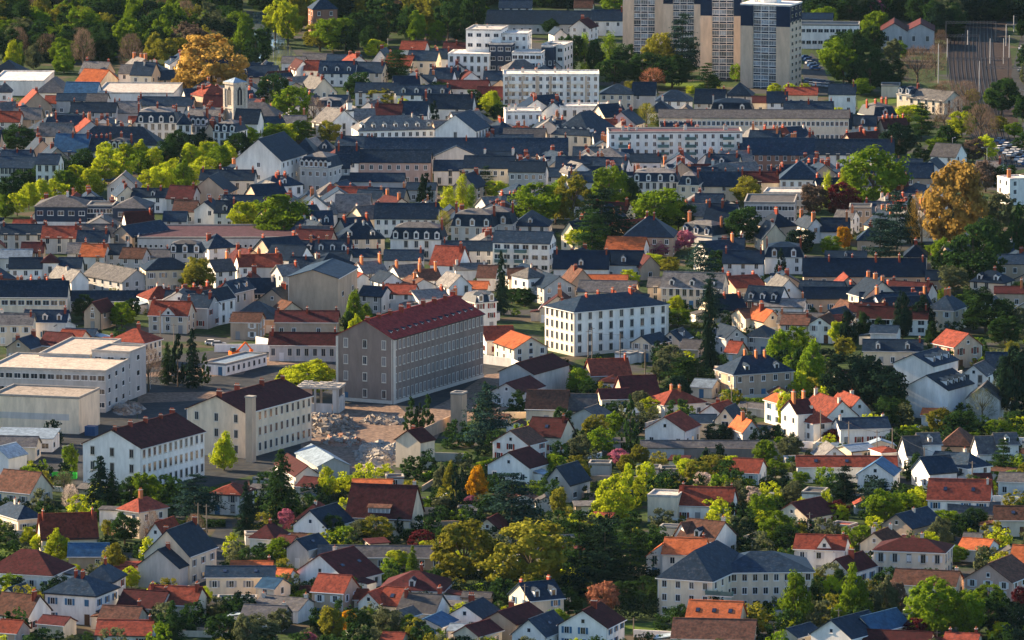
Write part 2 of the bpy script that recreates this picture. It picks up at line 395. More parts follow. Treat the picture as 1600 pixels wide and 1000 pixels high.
    if 'x' not in F and wk != 'x':
        add_windows(host, w_, d, h, rot, F, near, T=T, r=r)
    if parent is None:
        shape = {'R':'','G':'gabled','H':'hipped','P':'pyramid','F':'flat','M':'mansard','S':'lean-to'}[T]
        size = w_*d*h
        fp = root.location + Matrix.Rotation(th, 3, 'Z') @ Vector((0, d/2, 0))
        FOOT.append((fp.x, fp.y, .5*math.hypot(w_, d)*.8))
        if not NOITEM: ITEMS.append((min(x0,x1), max(x0,x1), yr, ye + (.45 if h < 8.9 and not label else .95)*h*s, P.y))
        cx, cy = pix((fp.x, fp.y, h))
        sw = 'small' if size < 200 else ('large' if size > 900 else '')
        REG.append(dict(o=root, x=cx, y=cy, label=label, kind='house', cat=cat or 'house', group=group,
                        words=(WN[wk], (RN[rk] + (' '+shape if shape and rk not in 'xq' else '')), sw, nch, nd)))
        root['category'] = cat or 'house'
        if group: root['group'] = group
    return root
def houses(txt):
    last = None
    for ln in txt.strip().splitlines():
        ln = ln.strip()
        if not ln or ln[0] == '#': continue
        lab = None
        if '|' in ln: ln, lab = [q.strip() for q in ln.split('|')]
        tk = ln.split()
        plus = tk[0][0] == '+'
        T = tk[0].lstrip('+'); nums = [float(q) for q in tk[1:8]]
        fl = tk[10] if len(tk) > 10 else ''
        cat = None; name = None
        if lab and ':' in lab: nm, lab = lab.split(':', 1); name = nm.strip(); cat = name.replace('_', ' '); lab = lab.strip()
        x0,x1,ye,yr,h,d,rot = nums
        rotj = rot + (rnd.uniform(-2.5, 2.5) if not lab and not plus else 0)
        o = house(T, x0,x1,ye,yr,h,d,rotj, tk[8], tk[9], fl, lab, parent=last if plus else None, cat=cat, name=name)
        if not plus: last = o
# type x0 x1 eave_y ridge_y height depth turn wall roof flags | name: label      (x0..x1 and the two ys are where the front's eave and the ridge show)
houses('''
# ---- big ones
G 525 615 526 500 17.3 53 -26 s R n3x22x4,WB,e,d14,h0,c9 | barracks: huge four storey dark stone barracks with long red roof and rows of pale windows
G 128 222 696 671 11 30 -28 w m n3x12x3,Wt,h0,c5 | barracks: white three storey barracks with maroon roof and big brick chimneys, nearest of the three
G 291 385 641 618 11.6 33 -28 c m n3x12x3,Wt,h0,c4 | barracks: cream three storey barracks with maroon roof and free standing pale flue
H 897 1045 481 458 12.2 15 32 w s n9x6x4,Wt,e,h0,c4 | apartment_building: white four storey corner block with slate roof, left side brightly sunlit
F 951 1160 208 200 12.6 12 2 w v n16x3x5,Wn,h0,c8,Cw | apartment_building: long white apartment slab with balconies and many white roof stacks
F 786 936 118 110 13.5 14 0 w q n14x3x5,Wn,h0,c5,Cw | apartment_building: beige and white striped balcony flats in front of the stepped white flats
F 728 782 48 40 18.5 16 -10 w q n4x4x5,Ww,h0,c2,Cw | apartment_building: stepped white flats with dark slate corners above the town
+F 700 764 86 78 10.5 14 -8 w q n6x3x3,Wt,h0
+F 764 800 70 63 14 15 -8 n q n3x3x4,Ww,h0
+F 782 824 54 47 17 12 -8 w q n4x2x5,Wn,h0
+F 800 846 84 77 11.5 12 -8 w q n5x2x4,Ww,h0
+F 846 881 72 66 13 14 -14 w q n3x3x4,Ww,h0
+F 846 864 74 70 13 12 -14 n q n2x3x1,Wn,h0
+F 712 740 84 80 8.5 10 -8 n q n2x3x1,Wn,h0
# ---- school and yard
F 143 203 551 540 12.3 12 -18 g x n3x1x3,Ww,h0 | school_building: flat roofed dusty concrete school with long wing and windows
+F -20 166 579 560 10.5 26 -13 g x n14x4x3,Ww,h0
+F 60 140 556 550 11 30 -13 g x n8x4x3,Ww,h0
F -14 124 621 600 9 17 -15 c x n1x3x2,x | hall: blank white panelled hall attached before the concrete school
S -8 82 684 668 3.5 9 -8 w z c0 | shed: long pale metal roofed shed beside the white hall
R -8 55 697 681 3.6 7 -8 c g | house: cream bungalow with grey roof below the pale metal shed
G -22 14 713 698 4.5 8 -30 w z x | shed: white gabled shed cut by the left edge of the photo
F 318 353 570 560 2.8 22 -28 w z n2x8x1,Wn,h0 | site_office: white modular site office standing in the asphalt yard
R 420 525 539 519 4.5 9 -4 g m n8x2x1,Wt,h0,c2 | house: low maroon roofed guardhouse with arched white windows left of the dark barracks
G 618 657 688 672 7 6 -35 c m x,c1 | house: lone cream gabled house with blank wall beside the rubble
F 704 722 617 612 9.5 3.6 -20 b g x | tower: narrow brown brick tower near the blue green cedar
G 497 546 727 715 3.6 22 16 g z x | shed: pale blue corrugated shed roof before the rubble
G 462 500 742 728 3.6 20 16 g m x | shed: maroon corrugated shed roof before the rubble
# ---- bottom left
R -12 47 768 735 3.2 10 -30 c b c0 | house: brown roofed house with solar panels at the left edge
H 29 66 809 786 3.6 13 30 c s c2,Cw
R 66 152 840 801 3.6 9 10 c r c2
H 184 218 797 776 6.4 9.5 -42 c r c1,Co
S 155 184 796 794 4 3 -14 w g x | garden_outbuilding: blank white walled lean-to beside a red roofed house
G 228 258 838 816 4 9 -25 w r
G 225 297 866 828 7 14 -22 c s c2
G 215 280 884 858 5.2 8 -22 g s x,c1
R 107 168 869 848 3 7 0 b k h0 | garage: blue metal roofed garage with white door
H -25 82 896 857 3.6 13 -20 w m
H 128 176 908 880 6 10 -16 g s c1
R 141 172 923 909 3 7 -16 c r
H 68 150 928 896 6.6 12 -20 w s c2,hb
+G 68 115 942 929 4.2 8 -20 c s hb
R -14 44 961 927 3.6 10 -25 w b c1
R -8 25 988 968 3.2 7 -20 p r
R 58 99 975 962 3 6 -25 c m
R 150 235 992 968 3 10 -6 w r c1
R 153 213 970 946 3 9 -12 c b c1
R 182 250 949 922 3.6 10 -16 g m c1
R 225 305 944 915 4 10 -14 c r c2
R 322 428 901 884 6.4 9 0 c s hg,k2 | villa: cream two storey villa with slate roof and dark tall windows
+F 340 400 938 934 3 4 0 c z
R 361 424 890 876 3 7 0 c o c1
R 419 447 905 888 3 7 -20 w o
H 327 376 772 755 5 10 -15 w r
R 240 262 833 812 3 6 -18 c r
G 0 27 930 918 3 7 -25 w s
R 376 441 965 945 3 8 -12 g g c1,Cw
# ---- bottom middle
H 462 505 812 785 4 11 -15 c m c1,Cw
G 458 512 822 797 3.8 12 -28 w s
H 390 428 841 817 4 9 -20 w m c1
G 448 481 857 842 4.6 9 -32 g s k1
R 425 449 853 836 3.4 7 -30 c m
R 540 641 809 756 4.2 13 -13 c m c1,Cw,k0 | house: broad cream house with steep brown roof and wide white dormer
R 497 692 870 852 3 8 -2 b g c1 | row_house: very long low house with grey slate roof
G 455 545 902 866 3 13 -32 w m k2,c1,Cw
R 487 536 925 897 6 9 -20 b r hw
G 560 592 941 925 4.4 8 -25 w r
R 590 622 945 917 4 9 -25 c r k1
R 553 570 936 920 4 7 -10 c r
H 592 692 922 890 3.4 14 -8 w m d1,c1
R 620 678 957 927 3.6 10 -18 w g c2
G 610 635 963 953 4 6 -30 c g
G 640 690 977 966 3 9 -20 g k h0
G 697 755 964 945 3.2 10 -22 w s c1
G 708 748 991 977 3.2 9 -32 c m
G 752 806 972 955 4 13 -30 b m x,c1
R 595 627 1000 990 3 7 -10 c r
R 400 428 918 902 5 7 -30 c k
R 395 466 950 932 3 9 -25 w g c2,Cw
R 550 610 762 750 3.4 9 -5 c o
R 463 490 760 745 3 8 -30 c m c1,Cw
G 740 783 828 810 4 8 -20 c m
R 700 735 985 975 3 6 -15 w z
# ---- bottom right
R 829 881 936 908 5 10 28 c s c2,d2
G 800 853 992 967 3.2 12 -24 w s k1
G 873 949 978 953 5.2 11 -18 w m hb,c1
H 1028 1112 905 850 8.8 26 -22 c s n4x6x3,Wn,h0,k1 | residence: big three storey cream residence with dark hipped slate roof and balconies
+H 1122 1271 893 860 8.8 17 4 c s n9x3x3,Wn,h0
R 1072 1153 970 938 4 10 -12 c o k3 | house: cream house with vivid orange roof and three skylights
R 1050 1176 998 966 3 11 -8 c b
R 1035 1098 866 840 6 10 -12 w o c1
+G 1010 1062 869 849 5 6 -12 w o
R 1058 1113 843 812 4.4 11 -30 w b c1,Cw,d1
+G 1054 1076 838 816 4.4 5 -55 w b
R 1059 1142 790 760 4 10 -12 w r c2,k0
F 1012 1058 777 770 6 8 -12 c q x
R 1241 1318 858 835 6 9 -10 w r c1,k0
+G 1275 1301 858 838 6 1.6 -10 w r
G 1285 1328 893 873 3.4 12 -32 w m c1
H 1366 1475 861 840 6.4 11 -13 c m hw,c1,Cw | villa: wide cream two storey villa with maroon hipped roof and four windows per floor
G 1344 1388 850 832 4 9 -25 c b c2,Cw
G 1378 1424 822 803 4 13 -36 b s c1,Cw
R 1395 1491 914 890 3.6 10 -14 c b c1,Cw
G 1508 1580 906 880 4.6 13 -25 p b hw
R 1578 1628 880 852 4 9 -15 c o
R 1497 1541 858 841 3 9 -22 w o
R 1450 1545 781 748 6 10 -10 w r k2,c1,Cw
R 1483 1562 803 784 3.2 8 -3 g g
R 1555 1612 812 790 4 10 -5 c b k1
G 1212 1262 805 785 3.2 11 -42 c m
F 1253 1284 772 766 4.4 7 -15 w g
G 1268 1330 993 968 4 14 -34 w s
G 1325 1366 985 963 4 13 -36 c k
R 1350 1450 1003 985 3 8 -12 c m
R 1475 1525 1003 991 3 8 -10 c r c2
G 1213 1246 993 982 3 9 -35 c s
R 1505 1530 842 834 3 6 -10 w g
''')
houses('''
# ---- middle band, left
H 128 187 545 526 4 9 -24 c r c1
H 170 226 534 513 6 10 -26 c r n4x4x2,c1
R 60 100 540 519 4 9 -24 b m
R 88 123 533 515 4 8 -25 c r
G 10 48 543 529 4 9 -20 b s c2
R -5 50 507 490 6 9 -5 c l hw,c1
G 86 118 508 499 4 9 20 w l
R 98 145 528 513 3 9 -10 g s
R 360 405 503 488 5 9 -10 b b
H 360 432 498 470 4 12 -6 b n
R 430 527 503 485 4 10 -4 b m c3
# ---- middle band, right of barracks
R 760 806 531 509 4 9 15 w r c0
G 803 856 543 527 4.6 14 24 c o
G 780 834 582 567 6.6 20 -28 g m x | barn: long maroon roofed barn with pilastered grey side wall
G 768 815 612 598 4 14 -28 g m
R 822 885 639 609 4 9 -5 c b hw
+R 885 930 641 615 3.4 9 -5 c g
R 925 986 586 560 4 9 12 b r c1
H 935 976 597 585 3 8 -10 w m k1
R 975 1031 618 586 3.4 12 12 p m
R 940 986 623 607 3.2 7 12 c m
H 1038 1103 630 608 3.6 11 26 w r c2,Co
H 1146 1240 582 554 6.6 11 24 b s n5x2x2,Wn,e,c3,Co,d2,h0 | villa: tall tan stone villa with slate roof and orange chimneys
G 987 1018 536 525 5 9 -36 c s
+S 975 1002 551 546 2.6 4 -20 w q x
G 1033 1062 531 518 5 9 -25 c s d1
R 1062 1090 545 530 4 8 -15 b g
H 1165 1201 526 508 5 9 -20 g s
G 1134 1168 527 512 5 10 25 g s
R 1132 1151 551 533 3 7 -25 c r
G 1008 1070 671 651 4.4 11 -22 w r
R 1078 1118 660 647 4 8 -3 c s
+G 1117 1149 657 637 4.8 8 -20 c s
G 1095 1128 645 632 3.6 9 -28 w r c1
G 1160 1188 674 657 4 9 22 g o c1,Co
R 1002 1222 699 688 3 6 -1 g g x | shed: very long low grey shed with pale fascia
F 920 953 727 722 2.6 5 -4 g g x
F 994 1030 734 730 2.6 5 -4 g g x
F 1032 1068 736 731 2.6 5 -4 g g x
R 1140 1184 738 716 3 9 -14 w r
G 770 826 692 672 5 8 -32 w b
G 762 828 728 706 4 10 -30 w m
G 850 890 755 729 4.4 10 -32 g s
R 822 875 681 652 4.4 11 -20 c m c1,k1
G 882 945 655 638 3 8 -24 g g x
H 1222 1244 630 615 6 9 30 w o c1,Cw
R 1246 1274 646 624 7 9 26 w m c2,Co
H 1271 1300 660 640 5 9 35 w r c1,Cw
G 1290 1341 650 626 4 16 20 w r c2,Cw
G 1325 1361 641 621 4 14 20 w r c1,Cw
R 1313 1391 669 652 4.4 9 12 w s hr,c2,Cw
G 1397 1457 569 553 8 14 -31 w s x,d3 | apartment_building: white gabled block with slate roof, upper of two twins
G 1416 1480 606 586 8 14 -31 w s x,d4 | apartment_building: white gabled block with slate roof, lower of two twins
R 1349 1441 548 530 4 10 -4 c s d2,c1
G 1490 1535 540 521 6 10 34 b r hr
R 1541 1597 576 550 4 10 -5 w s d1
G 1502 1541 586 570 5 9 -20 w g
G 1510 1561 623 603 6 10 -10 g g x
R 1418 1443 712 681 4 9 10 w g
+R 1438 1471 694 676 6 7 10 w g d1
H 1470 1516 696 668 4.4 11 -10 b b
R 1530 1560 709 681 4 9 10 w g
+R 1558 1592 694 676 6 7 10 w g d1
R 1452 1497 738 712 4 9 26 w s
H 1511 1549 729 706 4.6 10 36 w s c1,Cw
R 1246 1401 729 712 4 8 -1 w r hb,k3 | row_house: long white bungalow with red roof and blue shutters
G 1340 1395 741 722 4 9 -14 w k
G 1283 1325 714 698 3 9 12 w l
R 1330 1368 703 696 2.8 7 32 c z
H 1378 1406 706 699 3.6 7 20 w r
R 1440 1473 648 638 3 7 -10 w o
R 1220 1262 507 491 5 10 -10 c b c1
G 1262 1300 508 495 5 9 -18 w b
R 1297 1330 505 492 5 9 20 c r
R 1360 1400 520 508 4 8 -10 w s
R 1455 1490 720 706 3.4 8 -20 g s
R 1560 1600 752 738 3.6 8 -10 w g
R 1080 1112 604 592 3 7 -20 c z
''')
houses('''
# ---- band y 380..500
R -12 104 464 438 7.4 10 -2 c s n9x3x2,Ww,h0 | row_house: long cream building with row of dark upstairs windows at the left edge
R 36 103 503 484 5 9 -4 w s d3,c1
R 105 248 470 454 3 7 -1 g s
G 131 158 487 472 5 9 -26 b m
R 232 292 493 470 5 10 -10 c r c2
+G 250 276 493 479 5 1.5 -10 w r
R 278 325 480 460 6 9 -20 g s c1
G 305 331 471 455 7 12 -32 w s
G 340 367 456 440 7 11 -30 g s d2
H 228 300 421 402 7.4 10 12 c s n4x2x2,hg
G 192 235 438 421 4.6 20 38 g l h0 | barn: cream barn with pale roof, sunlit left wall
G 112 138 438 423 4 13 36 w l c1,Cw
R 15 65 419 402 6 9 0 w s c1,Co
P 65 91 410 395 7.4 6 0 w m
R 91 126 418 402 6 9 0 g s c1
R 0 48 403 389 4 9 0 g z
R 33 67 394 378 5 8 0 b m c1
R 105 136 395 379 5 9 0 g l c1
R 124 162 400 381 5 9 -12 g o c2
R 165 201 397 381 5 9 -8 w s c1,Cw
R 187 222 403 387 5 9 -14 g b
R 218 263 402 389 4 8 -5 g g c1
M 262 316 395 374 5 8 -4 g s d3 | town_house: white mansard building with glazed roof top and three dormers
P 327 367 387 364 5 8 25 w s c1
R 375 440 415 397 6 9 14 w r c3,Co
R 337 368 423 405 5 9 22 w g c1,Co
R 0 70 366 350 5 10 -3 g s c2
R 18 50 357 343 5 8 -6 g r c1
R 65 120 371 353 5 9 -4 g r c2
R 120 167 377 360 5 9 -5 g s c3
G 174 207 368 353 5 18 -36 b s
F 215 462 373 360 5 30 1 g v n30x3x1,Ws,h0 | market_hall: wide flat mauve roofed hall stretching left of the green chestnuts
R 255 290 345 330 5 8 -5 g s
# ---- town centre
G 450 528 433 421 12 24 -12 b s n1x2x1,Ww,h0 | cinema: bulky windowless tan hall with low slate gable
G 400 451 472 451 4 11 -30 b s c1
G 447 479 463 446 5 10 -32 w s
F 475 511 481 476 3 5 -4 g k x
G 441 471 484 472 3 6 30 c b
R 400 437 416 397 6 9 -4 g r c2
R 442 472 430 413 5 8 25 g l c1
R 452 500 418 401 5 9 -4 g s c3
P 497 562 417 394 5.4 13 28 w s c1,Cw
R 492 546 394 375 5 9 -3 g s d3,c2
R 548 593 401 389 4 8 0 g s c2
H 530 601 373 347 5 12 10 c s c2,Cw,d2
M 610 691 374 346 6 10 -8 w s d5,c1 | mansion: white town mansion with blue grey mansard roof and round dormers
R 585 683 341 317 6 11 -4 w s n8x2x2,c2 | row_house: long white house with flat dormers and brick end chimneys
R 523 576 331 303 4 11 -6 g l
M 705 771 354 318 6 11 -10 g s d3,c2
M 745 800 350 312 6 10 -10 g s d2,c1
R 600 660 406 390 4 9 -5 g s c1
R 672 716 413 384 5 9 -24 w r c1
R 690 772 391 376 5 9 -3 g s c2
R 770 858 379 361 9 10 -12 w s n6x3x3,Ww,h0 | apartment_building: white balcony apartment block with navy roof beside the chestnuts
R 712 762 421 411 4 8 5 w l c2,Cw
R 745 773 433 414 4 9 -10 w b
R 728 760 451 439 3.4 8 -5 w o
G 702 737 447 430 5 9 26 w l
R 570 605 426 408 5 9 28 w l c2,Co
G 548 586 440 427 4 9 25 w r c1,Co
G 597 629 440 427 5 8 28 w s
R 625 668 431 413 5 9 25 w l c2,Co
R 658 690 437 420 5 9 20 w b c2,Co
G 640 683 448 436 4 9 25 w b c1,Co
R 600 646 459 444 5 9 -10 g r c1
R 655 702 466 452 4 9 30 w l c1
M 743 776 472 453 8 8 28 w s d2
R 560 596 462 447 5 8 -20 g s c1
R 500 545 406 392 4 8 -5 g s c1
# ---- right of centre
H 800 856 353 328 4.6 11 -8 w s d1
G 877 903 366 346 5 11 -50 c s c1
H 975 1051 370 337 6 14 -8 b n c2
R 946 1004 389 370 3.6 9 -14 w o
M 1063 1112 366 343 4 9 -42 w s d3,c2,Co | mansion: sunlit white mansion with mansard roof and three tall dormers
R 1100 1146 345 318 6 11 -15 g n c3
R 865 950 419 391 4.4 11 -4 w n c2,d1
R 945 1003 413 391 4.4 10 -4 g n d1
G 1001 1031 416 400 4 9 22 b m
R 1130 1192 411 391 5 10 -3 w n c2
R 912 979 441 429 4 10 -5 c o
R 903 991 456 438 4 11 -6 c g
R 795 837 435 419 5 10 0 c b
P 825 853 433 417 7 8 35 w l
G 850 898 448 432 5 11 24 g s
G 894 926 439 421 5 9 20 b b c1
R 1012 1036 448 433 5 8 -8 c l
R 1033 1127 450 425 6 11 -12 c l n9x3x2,d3,c1 | manor: pale cream manor with grey roof and white arched dormers
R 1150 1196 448 430 4 12 25 b r c2
R 1163 1216 471 447 5 10 -20 w s d3
R 1165 1206 496 481 4 10 20 c b c1
F 1163 1241 318 305 6.6 20 -5 g g n8x2x2,Ww,h0
P 1219 1281 280 250 7 12 -2 w s n5x2x2 | town_house: white pyramid roofed house with three small square windows
R 1203 1224 277 262 6 8 0 w s c2
F 1193 1261 303 296 6 12 -10 g q n6x2x2,Ww,h0
R 1256 1446 431 403 4.4 12 -1 b n n9x1x1,Wt,h0,c6 | terrace: long tan stone terrace with navy slate roof and red brick chimneys
+R 1256 1447 466 448 4 8 -1 b n
R 1290 1353 402 393 5 9 -1 g n d1
M 1195 1255 402 377 5 10 -4 w n d2,c2
G 1208 1257 461 436 4 12 16 w l
R 1190 1255 479 466 4 8 -6 w l c1,Co
R 1215 1282 505 488 5 10 -10 c l c2,Co
G 1193 1221 501 485 4 11 25 c o c1
G 1280 1311 499 484 4 9 -32 w s
G 1320 1346 487 474 4 9 20 c b
R 1328 1385 487 473 4.6 9 -5 c m d1,c1
R 1340 1448 498 479 4.6 9 -8 w m c3
H 1450 1489 484 460 6 11 -24 c s n2x2x2,c2,Co | villa: cream hip roofed villa with tall windows and an orange chimney
R 1560 1612 412 397 7 10 -3 b s
G 1530 1554 477 467 4 8 -20 w g
R 1555 1600 458 447 4 8 -5 b m c1,Co
G 1262 1287 355 341 5 11 20 w s c2,Co
R 1283 1326 361 340 4 10 -5 w n c1,Co
R 1303 1330 342 328 5 8 -20 w l c1,Co
F 1327 1361 326 318 7 9 -4 b g n3x2x2
G 1192 1230 372 350 4 10 14 c s c1
F 1577 1612 281 271 8 9 22 w q c1,Co
R 1412 1456 277 254 6 10 -5 b s
R 1522 1561 268 251 5 9 -18 w l c1
H 1413 1448 401 381 5 10 -5 g n c3
R 1455 1483 398 386 4 8 -10 w b c1,Co
R 1447 1475 437 422 4 8 -5 b n
''')
houses('''
# ---- band y 200..340
R -12 86 262 245 8 11 -9 g s n16x2x3,Wt,h0,c2 | row_house: long grey palace wing with dense tall windows, above the lime tree row
R 56 90 256 240 10 8 -9 w s n3x2x3,Wt
H 54 136 323 304 9 14 -4 n g u,n5x2x2,Ww,h0,c1,Cw | school_building: modern white school with slate clad upper floor and glazed centre
+F 136 176 323 318 9 10 -4 n g n4x1x3,Ww
+H 176 228 325 307 9 14 -8 n g u,n2x2x2,Ww
G 183 216 306 291 5 10 15 c s c2
R 205 271 308 294 5 10 -8 w s c4,d1
R 260 300 310 290 5 11 -14 g m c1
G 297 356 300 276 6 12 -14 b s
R 312 396 281 265 7 10 -6 g s c4
G 303 336 328 315 5 8 -14 w s c1
R 335 366 332 313 5 9 -8 w s d1,c2
R 270 305 330 313 4 9 -8 g b
G 368 440 249 217 12 22 -20 w s n1x6x3,Wn,h0 | hall: tall white gabled hall with slate roof and blank sunless gable
M 468 513 262 236 9 11 -22 g s n4x3x2,d6 | town_house: grey mansard town house right of the tall white gabled hall
R 545 672 253 233 8 11 -3 p s n9x2x2,Wn,h0 | town_house: long pinkish stone building with a row of small white windows
R 513 546 262 240 8 10 -3 g s n3x2x3
R 528 631 283 270 4 8 -3 g s x
R 678 729 266 250 5 9 -4 w s
R 724 802 262 243 8 10 -4 c s n7x2x2
R 795 850 268 252 8 10 -6 g s n5x2x2,c1
R 812 850 272 256 7 9 -8 w n
R 851 882 276 262 5 9 -5 g s c1
R 635 680 296 285 4 8 -3 g s
H 450 498 246 215 5 13 -6 g s
P 492 521 236 217 6 8 -6 g s d1
R 570 886 243 215 6 14 -1 g s n30x3x2,Wn,h0,c3 | hospital: immense long slate roofed hospital wing with a central pediment
+G 680 746 243 228 7 2 -1 g s
+H 575 650 250 233 6 8 -1 w s
R 525 560 253 228 8 9 0 w s c2,d1
H 560 679 203 180 7 12 12 w l n11x3x2,c1,Cw,d7 | hospital: white annex with hipped pale slate roof and seven white dormers
G 680 743 203 179 8 16 -18 w s n1x5x2 | hospital: white gambrel roofed wing with tall blank gable stripes
R 775 832 226 210 5 12 -3 g s
R 786 850 215 200 6 9 -4 w g c1
G 515 560 193 172 5 12 30 w l c2
H 862 922 211 173 7 22 -26 c s n4x7x2,Wt,d5 | institution: cream block with huge hipped slate roof and small dormers
F 875 951 168 160 7 10 2 w q c2,Cw
F 790 846 176 168 7 12 2 w q n5x2x2,c3,Cw
M 986 1059 284 262 6 11 -6 w s n7x2x2,Wt,d4,c2 | mansion: ornate white mansard mansion before the long white slab
M 1060 1091 289 267 6 9 -8 c s d1,c1
R 1090 1156 290 268 5 9 -3 c s c4
R 1157 1217 284 268 5 9 -3 c m c3
R 985 1031 253 240 7 9 -3 w s c1
R 888 950 284 268 6 9 -5 g s c2,d2
R 1157 1271 241 215 6 11 -3 t s n9x2x2,Wn,h0,k6 | town_house: brick building with broad navy roof, right of the long white slab
R 1270 1396 241 217 5 12 -3 w s k3,c1
R 1030 1326 184 171 9 12 -2 c g n40x2x2,Wn,h0 | school_building: very long cream school with striped solar roof
R 1395 1440 262 248 5 9 -6 w s
G 1440 1466 262 250 5 9 -15 w s
R 1455 1492 244 224 5 9 -30 w g
# ---- band y 60..200
H 937 989 147 131 5.6 11 -2 c s n4x2x2
R 988 1023 148 128 5 9 -4 g s c1
H 1025 1081 158 140 5 11 -4 w s
R 1085 1131 161 139 5 10 -6 g s c1
P 1134 1174 150 128 5 10 -8 g s
M 1110 1176 174 153 4 11 -4 w n d2,c2,Cw | mansion: navy mansard mansion with pale ridge chimneys before the tower blocks
H 1010 1051 176 156 4 10 -5 w n c1,Cw
R 1175 1202 160 150 4 9 -4 c m
R 1199 1230 160 143 5 9 -4 w s c1
R 1228 1276 148 136 4 9 -3 c r c3
R 1225 1300 175 158 5 10 -4 w s c3
R 1295 1336 147 131 7 10 -4 w s c1
M 1365 1401 181 159 7 11 28 b s c4,d1
R 1328 1368 196 180 5 9 -4 w s d1
R 1382 1421 200 185 4 9 14 c m c5
R 1300 1330 200 176 5 9 -4 c s c1
M 1402 1423 147 134 6 8 -44 c s d2,c1 | mansion: sunlit cream mansion with pale roof and brick chimneys near the railway
+R 1420 1474 155 140 5 10 -44 c l
F 1377 1406 135 130 4 9 -5 c g x
F 1250 1342 40 34 9 12 -4 w s n10x2x2,Ww,h0 | school_building: white flat roofed school with big windows behind the tower blocks
G 1377 1417 48 36 7 22 -3 g m n2x3x1,Wt,h0 | railway_workshop: twin gabled grey railway workshop with arched bays
+G 1417 1460 48 37 7 22 -3 g m n2x3x1,Wt,h0
R 1250 1300 30 20 4 9 -3 g n
H -22 36 117 93 3 14 -10 g n
F -12 68 128 118 5 34 -3 w q x | warehouse: white sawtooth roofed warehouse at the left edge
F 150 271 147 138 5 34 -3 w q x | warehouse: white roofed warehouse left of the golden round tree
H 55 101 145 120 4 16 -6 w g
R 100 150 147 128 5 12 -6 w k
R 118 156 128 108 4 13 -28 c o
P -4 17 144 128 7 7 0 w g
G 35 81 166 144 4 11 12 b r c1
R 70 96 161 149 4 9 -5 g r
R 88 136 157 146 5 9 -3 g s
R 135 166 158 146 5 9 -3 g g c1
R 110 180 175 160 5 10 -3 g s c2
R 180 216 176 158 4 10 -3 g l c2
R 215 300 165 151 4 10 -3 g s c3
R 20 62 186 168 5 10 -3 b l c2
M 212 276 192 166 9 11 -3 w s n6x2x3,Wt,d4,c3 | palace: grand white palace with mansard roof and dormers left of the church tower
P 277 298 194 172 10 5 0 w s n2x2x3,Wt | turret: round cornered white turret with cone roof between palace wings
M 298 322 196 174 9 9 -14 w s n3x2x3,Wt,d3,c1
M 333 369 206 186 8 10 -20 w s n4x3x3,Wt,d3,c2
G 320 336 205 178 8 8 -10 b m c2
H 115 249 226 197 6 13 -4 w s n9x3x1
R 82 135 236 209 5 11 -12 g k c3
M 165 202 233 214 6 9 -10 w s d4,c3
R 135 165 236 216 5 9 -10 g s c4
G 47 86 239 219 5 10 16 b s c2
G 72 107 247 231 5 10 16 b s c1
R 0 48 252 234 5 10 -6 g s c3
R 25 60 218 202 5 9 -6 g l c2
R 60 110 212 192 6 9 -6 c l c3
R -5 30 190 174 5 10 -5 g r c2
R 385 430 120 102 5 12 -6 g s
P 489 527 14 -6 12 8.5 14 t s n2x2x3 | tower: old brick tower with slate pyramid roof rising from the riverside trees
R 472 516 94 83 4 11 -4 g g
R 440 475 98 88 4 10 -4 w g
R 510 562 96 85 4 10 -4 g s c1
G 463 484 108 95 5 9 20 w m
R 475 498 109 94 5 9 -6 w r
R 498 554 114 95 5 10 -6 w s d3,c1
R 553 596 113 97 5 9 -14 c s c1
G 546 576 99 87 5 10 18 w r c2
G 578 610 99 78 5 10 -12 w s c1
R 600 640 103 86 5 10 -16 c r c2
R 625 663 77 64 4 10 -10 w r c1
R 636 681 94 79 7 9 -14 c s c2
R 672 700 91 76 6 9 -16 w s c2
R 690 729 83 66 5 10 -14 w m c3
R 555 621 144 129 5 10 -4 w s
R 620 701 148 133 5 10 -4 w s d4,c1
G 487 526 144 122 5 12 28 c l c3
M 493 536 167 151 5 9 -6 w s d1
R 682 761 138 125 3.6 10 -6 w m c1
R 585 626 179 162 5 9 -8 w m c2
R 622 666 179 158 5 9 -10 w s c2
R 660 737 169 147 5 10 -10 w s c3
R 745 788 155 135 5 10 -5 g m
R 760 921 37 16 4 16 -2 g s
G 866 886 54 45 4 9 15 w s
G 890 921 43 31 5 10 -20 w m c1
R 925 974 32 15 6 12 -3 w s c1
R 780 830 12 0 5 9 -3 w s
R 897 925 12 0 4 9 -3 c b
R 1180 1240 20 5 5 9 -3 w s
''')
# ------------------------------------------------------------ trees
LEAF = {}
for k, nm, c in (('y', 'lime leaves', (0.36, 0.42, 0.02)), ('g', 'green leaves', (0.135, 0.215, 0.014)), ('d', 'dark leaves', (0.026, 0.060, 0.016)),
                 ('e', 'evergreen needles', (0.012, 0.028, 0.016)), ('b', 'blue green needles', (0.022, 0.05, 0.042)), ('o', 'olive leaves', (0.20, 0.20, 0.025)),
                 ('a', 'golden leaves', (0.36, 0.24, 0.06)), ('u', 'bare twigs', (0.13, 0.095, 0.075)), ('r', 'russet twigs', (0.30, 0.13, 0.08)),
                 ('m', 'maroon leaves', (0.10, 0.018, 0.025)), ('p', 'pink blossom', (0.42, 0.14, 0.22)), ('w', 'white blossom', (0.5, 0.42, 0.38)),
                 ('t', 'amber leaves', (0.46, 0.24, 0.01)), ('h', 'grey green leaves', (0.10, 0.12, 0.06))):
    LEAF[k] = material(nm.replace(' ', '_'), c, rough=0.7, var=0.45, scale=0.35, objvar=0.2, spec=0.0, transl=0.5 if k not in 'eb' else .12)
M_BARK = material('bark', (0.10, 0.075, 0.055), var=0.3, scale=2)
